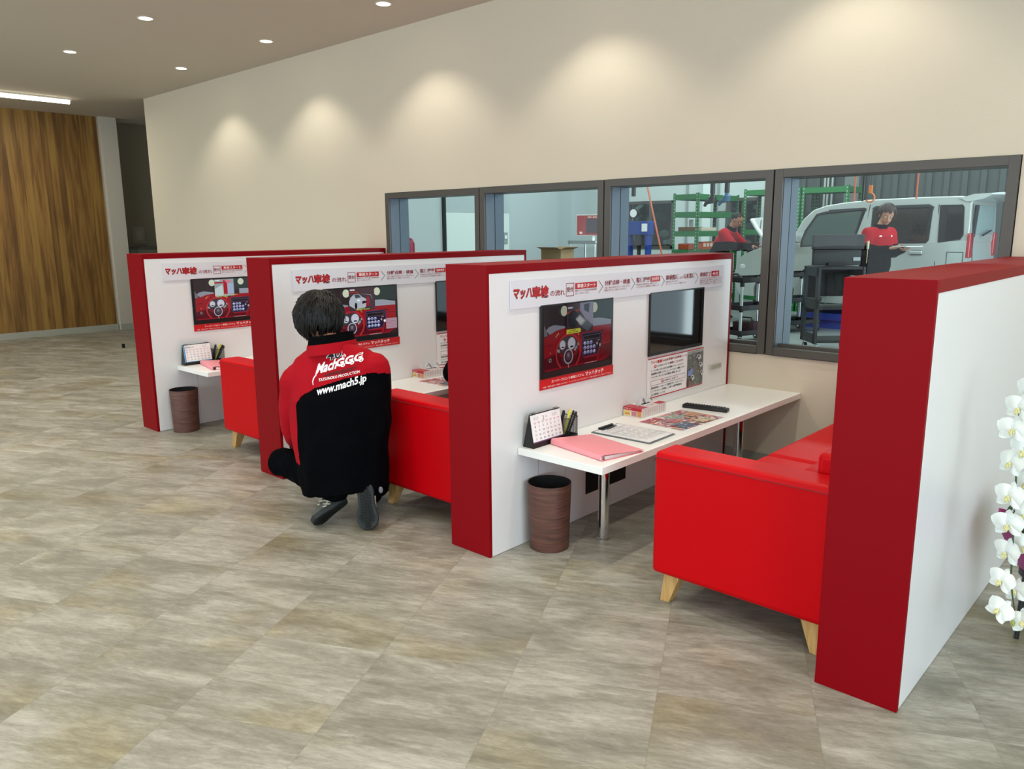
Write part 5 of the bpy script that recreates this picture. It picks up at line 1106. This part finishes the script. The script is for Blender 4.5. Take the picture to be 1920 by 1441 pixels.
stick(b, 'www.mach5.jp', (599, 741), (688, 718), .046, None, .03)
stick(b, 'Mach', (592, 702), (631, 690), .046, None, .035, .12); 
for k in range(3): stick(b, 'G', (630+16*k, 688-4*k), (645+16*k, 684-4*k), .036, None, .05, .1); stick(b, 'o', (640+16*k, 688-4*k), (648+16*k, 686-4*k), .018, None, .03)
stick(b, 'TATSUNOKO PRODUCTION', (600, 713), (675, 698), .013, None, .02); stick(b, 'th', (640, 671), (648, 669), .016, None, .01)
stick(b, '40', (609.5, 678), (640, 671), .045, None, .05, .08)
# long tail of the M
tl = [(592, 702), (589, 707), (588, 713), (590, 719)]
for (x0, y0), (x1, y1), w_ in zip(tl, tl[1:], (3.2, 2.6, 1.6)):
    pts = []
    for (x, y) in ((x0, y0), (x0+w_, y0), (x1+w_*.7, y1), (x1, y1)):
        q = O+R0*Lc(x, y, .05)[0]+U0*Lc(x, y, .05)[2]; h = bv.ray_cast(q-F0*.6, F0); pts.append((h[0] if h[0] is not None else q)-F0*.0015-O)
    b.add(pts, [(0, 1, 2, 3)])
q = b.build('white_lettering', WH, jk)
b = MB(); stick(b, '40', (611, 677), (639, 671), .041, None, .015, .08, lift=.0022); stick(b, 'ANNIVERSARY', (607, 705), (666, 692), .014, None, .02, .1, lift=.0022); q2 = b.build('black_lettering', M_ink, jk)
for o in (q, q2):
    for v in o.data.vertices: v.co += O
# round mark on the trouser cuff
o = MB().ell(O+R0*Lc(714, 918, .03)[0]+F0*.03+U0*Lc(714, 918, .03)[2], (.011, .005, .017), 16, M=Matrix((R0, F0, U0)).transposed()).build('cuff_emblem', mat('emblem_grey', '#6f6d76', .6), [c for c in kids(man) if c.name.startswith('trousers')][0], smooth=True)

# mechanics in the workshop
def paint_mech(c):
    a, b, z = c; return 0 if z > 1.17+.10*abs(a)*2 else 1
def mech(px, py, d, fd, J, opt, label):
    p = dpt(px, py, d); base = Vector((p.x, p.y, 0)); return figure('person', label, base, fd, J, opt, .006)
std = dict(pelvis=(0, 0, .93), waist=(0, .01, 1.05), chest=(0, .03, 1.22), neck=(0, .04, 1.40), head=(0, .09, 1.555), shL=(-.165, .03, 1.34), shR=(.165, .03, 1.34),
           elL=(-.23, .05, 1.10), wrL=(-.12, .30, 1.14), elR=(.23, .05, 1.10), wrR=(.12, .32, 1.16), hipL=(-.09, 0, .88), hipR=(.09, 0, .88), knL=(-.10, .02, .48), knR=(.10, .03, .48),
           anL=(-.11, -.02, .09), anR=(.11, -.01, .09), heL=(-.11, -.07, .003), toL=(-.12, .19, .003), heR=(.11, -.06, .003), toR=(.13, .20, .003))
mo = dict(skin=M_skin, hf=(.42, .80, -.36), hu=(.12, .34, .9), hk=1.06, handL=((.4, .9, .1), (0, 0, -1)), handR=((-.35, .9, .1), (0, 0, -1)), curl=.35, wide=1.05, hem=.08, deep=.125,
          jmats=[M_jred, M_jblk], paint=paint_mech, collar=M_jblk, soleL=(0, 0, 1), soleR=(0, 0, 1), hair=M_hairb, hk2=dict(n_=240, rad=(.098, .114, .120), seed=9, drop=.12, thick=.010, fringe=.05))
m2, P2, jk2, (r2, f2, u2) = mech(1646, 430, 9.75, (.80, -.42), dict(std, head=(-.01, .11, 1.565)), mo, 'brown-haired mechanic in red jacket looking down at a tablet beside the car')
tb = empty('tablet', P2['wrR']+f2*.06+u2*.02-r2*.10, 'thin pale tablet held by the brown-haired mechanic', 'tablet'); tb.rotation_euler.z = math.atan2(f2.y, f2.x)
MB().box((-.02, -.10, .0), (.20, .16, .010)).build('case', mat('tablet_white', '#d8dcdd', .4), tb, bevel=.004); MB().box((-.01, -.09, .0102), (.19, .15, .0108)).build('screen', M_black, tb)
b = MB(); bv2 = BVHTree.FromObject(jk2, bpy.context.evaluated_depsgraph_get())
for s, ra in ((-1, (.012, .003, .012)), (1, (.028, .003, .008))):
    pc_ = P2['chest']+u2*.085+r2*s*.085; h = bv2.ray_cast(pc_+f2*.5, -f2)
    if h[0] is not None: b.ell(h[0]+f2*.001, ra, 14, M=Matrix((r2, f2, u2)).transposed())
b.build('chest_badge', WH, jk2)
j1 = dict(std, pelvis=(0, -.06, .93), waist=(0, -.02, 1.06), chest=(0, .06, 1.23), neck=(0, .16, 1.40), head=(0, .25, 1.545), shL=(-.165, .11, 1.34), shR=(.165, .11, 1.34), elL=(-.20, .32, 1.13), elR=(.20, .32, 1.13), wrL=(-.12, .56, 1.16), wrR=(.12, .56, 1.16))
mo1 = dict(mo, skin=M_skin2, hf=(0, .80, -.55), hu=(0, .5, .85), hair=M_hair, hk=1.02, hk2=dict(n_=160, rad=(.084, .098, .098), seed=12, drop=.05, thick=.007, fringe=.0), handL=((0, .9, -.3), (0, .3, 1)), handR=((0, .9, -.3), (0, .3, 1)))
q = dpt(1367, 420, 12.35); m1, P1, jk1, (r1, f1, u1) = mech(1353, 430, 12.35, (1, .05), j1, mo1, 'short-haired mechanic leaning over the car\'s open engine bay')
# customer on the middle sofa, only an elbow shows past the partition
js = dict(pelvis=(0, 0, .50), waist=(0, .04, .58), chest=(0, .12, .75), neck=(0, .22, .90), head=(0, .29, 1.04), shL=(-.165, .19, .83), shR=(.165, .19, .83), elL=(-.225, .335, .600), elR=(.20, .30, .60), wrL=(-.02, .50, .56), wrR=(.10, .50, .56),
          hipL=(-.09, .04, .475), hipR=(.09, .04, .475), knL=(-.12, .30, .455), knR=(.12, .30, .455), anL=(-.12, .32, .09), anR=(.12, .32, .09), heL=(-.12, .27, .003), toL=(-.12, .52, .003), heR=(.12, .27, .003), toR=(.12, .52, .003))
so = dict(mo, hf=(0, .95, -.3), hu=(0, .2, .95), hair=M_hair, jmats=[M_jblk, M_jblk], paint=lambda c: 0, hem=.05, hk=1.0, thigh=.075, handL=((.3, .9, -.1), (0, 0, 1)), handR=((-.3, .9, -.1), (0, 0, 1)), wide=1.0)
figure('person', 'seated customer in black, one sleeve showing over the middle sofa arm', (-.68, .985, 0), (-1, 0), js, so, .006)

# ------------------------------------------------------------------ orchids
def petal_mesh(mb, M, L_, w, cupz, mi=0, n=8, tipw=.55):
    vs = []
    for i in range(n+1):
        t = i/n; ww = w*math.sin(math.pi*min(.999, max(.02, t**.8)))**.6*(1 if t < .6 else 1-(t-.6)*.15)
        for j in range(5): s = j/4*2-1; vs.append(M @ Vector((s*ww/2, t*L_, cupz*(t*t)-.10*w*(s*s)+.004*math.sin(5*t+2*s))))
    mb.add(vs, [(i*5+j, i*5+j+1, (i+1)*5+j+1, (i+1)*5+j) for i in range(n) for j in range(4)], mi)
M_pet = mat('orchid_white', '#f1f3ee', .55); M_pet.node_tree.nodes['Principled BSDF'].inputs['Subsurface Weight'].default_value = .15
M_lip = mat('orchid_yellow', '#dcd69a', .5); M_stem = mat('orchid_stem', '#3c4a2c', .6); M_olf = mat('orchid_leaf', '#2c4a2a', .4); M_wrap = mat('magenta_wrap', '#96186c', .4)
def flower(parent, c, nrm, roll, s):
    r, f, u = frame(nrm); Mx = (Matrix((r, u, f)).transposed() @ Matrix.Rotation(roll, 3, 'Z')).to_4x4(); Mx.translation = c
    b = MB()
    for ang, L_, w, z in ((0, .042, .030, -.004), (math.radians(128), .042, .028, -.003), (math.radians(-128), .042, .028, -.003)): petal_mesh(b, Mx @ Matrix.Rotation(ang, 4, 'Z') @ Matrix.Scale(s, 4), L_, w, z)
    for ang in (math.radians(68), math.radians(-68)): petal_mesh(b, Mx @ Matrix.Translation((0, 0, .002)) @ Matrix.Rotation(ang, 4, 'Z') @ Matrix.Scale(s, 4), .046, .050, .004)
    o = b.build('flower', M_pet, parent, smooth=True)
    Q = lambda x, y, z: Mx @ Vector((x*s, y*s, z*s))
    MB().ell(Q(0, -.003, .008), .0048*s, 12).ell(Q(-.005, -.009, .009), (.003*s, .0045*s, .0045*s), 10).ell(Q(.005, -.009, .009), (.003*s, .0045*s, .0045*s), 10).path([Q(0, -.006, .008), Q(0, -.013, .012), Q(0, -.020, .011)], [.0035*s, .0045*s, .0015*s], 8).build('lip', M_lip, o, smooth=True)
OQ = dpt(1962, 1055, 2.62)
orc = empty('orchid_plant', (OQ.x, OQ.y, 0), 'white moth orchid with magenta-wrapped pot by the closest partition', 'orchid'); OB = orc.location
pot = MB().lathe([(.001, .26), (.075, .26), (.095, .28), (.155, .42), (.15, .42), (.09, .30), (.001, .30)], seg=30)
for v in range(len(pot.v)): x, y, z = pot.v[v]; a = math.atan2(y, x); k_ = 1+.07*math.sin(9*a)*(z-.26)/.2; pot.v[v] = (x*k_, y*k_, z+.015*math.sin(7*a)*(z-.26)/.2)
pot.build('wrapped_pot', M_wrap, orc, smooth=True); MB().lathe([(.001, .37), (.105, .37)], seg=24).build('moss', mat('moss', '#4a5232', .9), orc)
st = empty('plant_stand', (OQ.x, OQ.y, 0), 'small dark stand under the orchid pot, beside the closest partition', 'stand'); MB().lathe([(.001, .235), (.075, .235), (.075, .258), (.001, .258)], seg=28).build('stand_top', M_dsteel, st)
for k in range(4): a = k*math.pi/2+.4; MB().tube((.06*math.cos(a), .06*math.sin(a), 0), (.055*math.cos(a), .055*math.sin(a), .235), .009, seg=8).build('leg', M_dsteel, st)
for k in range(6):
    a = k*1.05+.4; b = MB(); n_ = 10; L_ = .13; vs = []
    for i in range(n_+1):
        t = i/n_; w = .035*math.sin(math.pi*(.12+.86*t))**.7; rr = .03+L_*t*.8; z = .38+.11*math.sin(t*2.2)-.03*t
        for j in (-1, 0, 1): vs.append((math.cos(a)*rr-math.sin(a)*w*j, math.sin(a)*rr+math.cos(a)*w*j, z+(.012 if j else 0)))
    b.add(vs, [(i*3+j, i*3+j+1, (i+1)*3+j+1, (i+1)*3+j) for i in range(n_) for j in range(2)]); b.build('leaf', M_olf, orc, smooth=True)
DO = 2.25
fl = [(1912, 765, .1), (1900, 805, 0), (1897, 868, .1), (1893, 930, 0), (1890, 983, -.1), (1888, 1035, 0), (1878, 1088, .2), (1874, 1143, .5), (1905, 1107, -.3), (1918, 1165, -.4), (1921, 845, .3), (1925, 905, -.2), (1924, 965, .2), (1926, 1025, .1), (1931, 730, 0)]
toc = lambda p: (CP-p).normalized()
spts = [dpt(1985, 1000, 2.5), dpt(1975, 860, 2.42), dpt(1955, 740, 2.36), dpt(1925, 720, 2.33), dpt(1908, 780, 2.30), dpt(1905, 900, 2.29), dpt(1900, 1000, 2.28), dpt(1895, 1090, 2.28), dpt(1903, 1150, 2.28), dpt(1901, 1195, 2.28)]
q = spts[0]; base_pt = OB+Vector((0, 0, .36))
MB().path([p-OB for p in [base_pt, base_pt.lerp(q, .6)+Vector((.02, 0, .05))]+spts], [.0026]*10+[.0018, .0012], 8).build('flower_stem', M_stem, orc, smooth=True)
for k, (px, py, ro) in enumerate(fl):
    p = dpt(px, py, DO+.02*(k % 3)); nn = (toc(p)+Vector((-.55+.25*math.sin(k*2.1), -.05, -.05+.2*math.sin(k)))).normalized(); sc = 1.06 if py < 1060 else .95
    flower(orc, p-OB, nn, ro, sc)
MB().ell(dpt(1899, 1168, 2.27)-OB, (.007, .007, .010), 10).build('bud', mat('bud_green', '#a8b060', .5), orc, smooth=True)
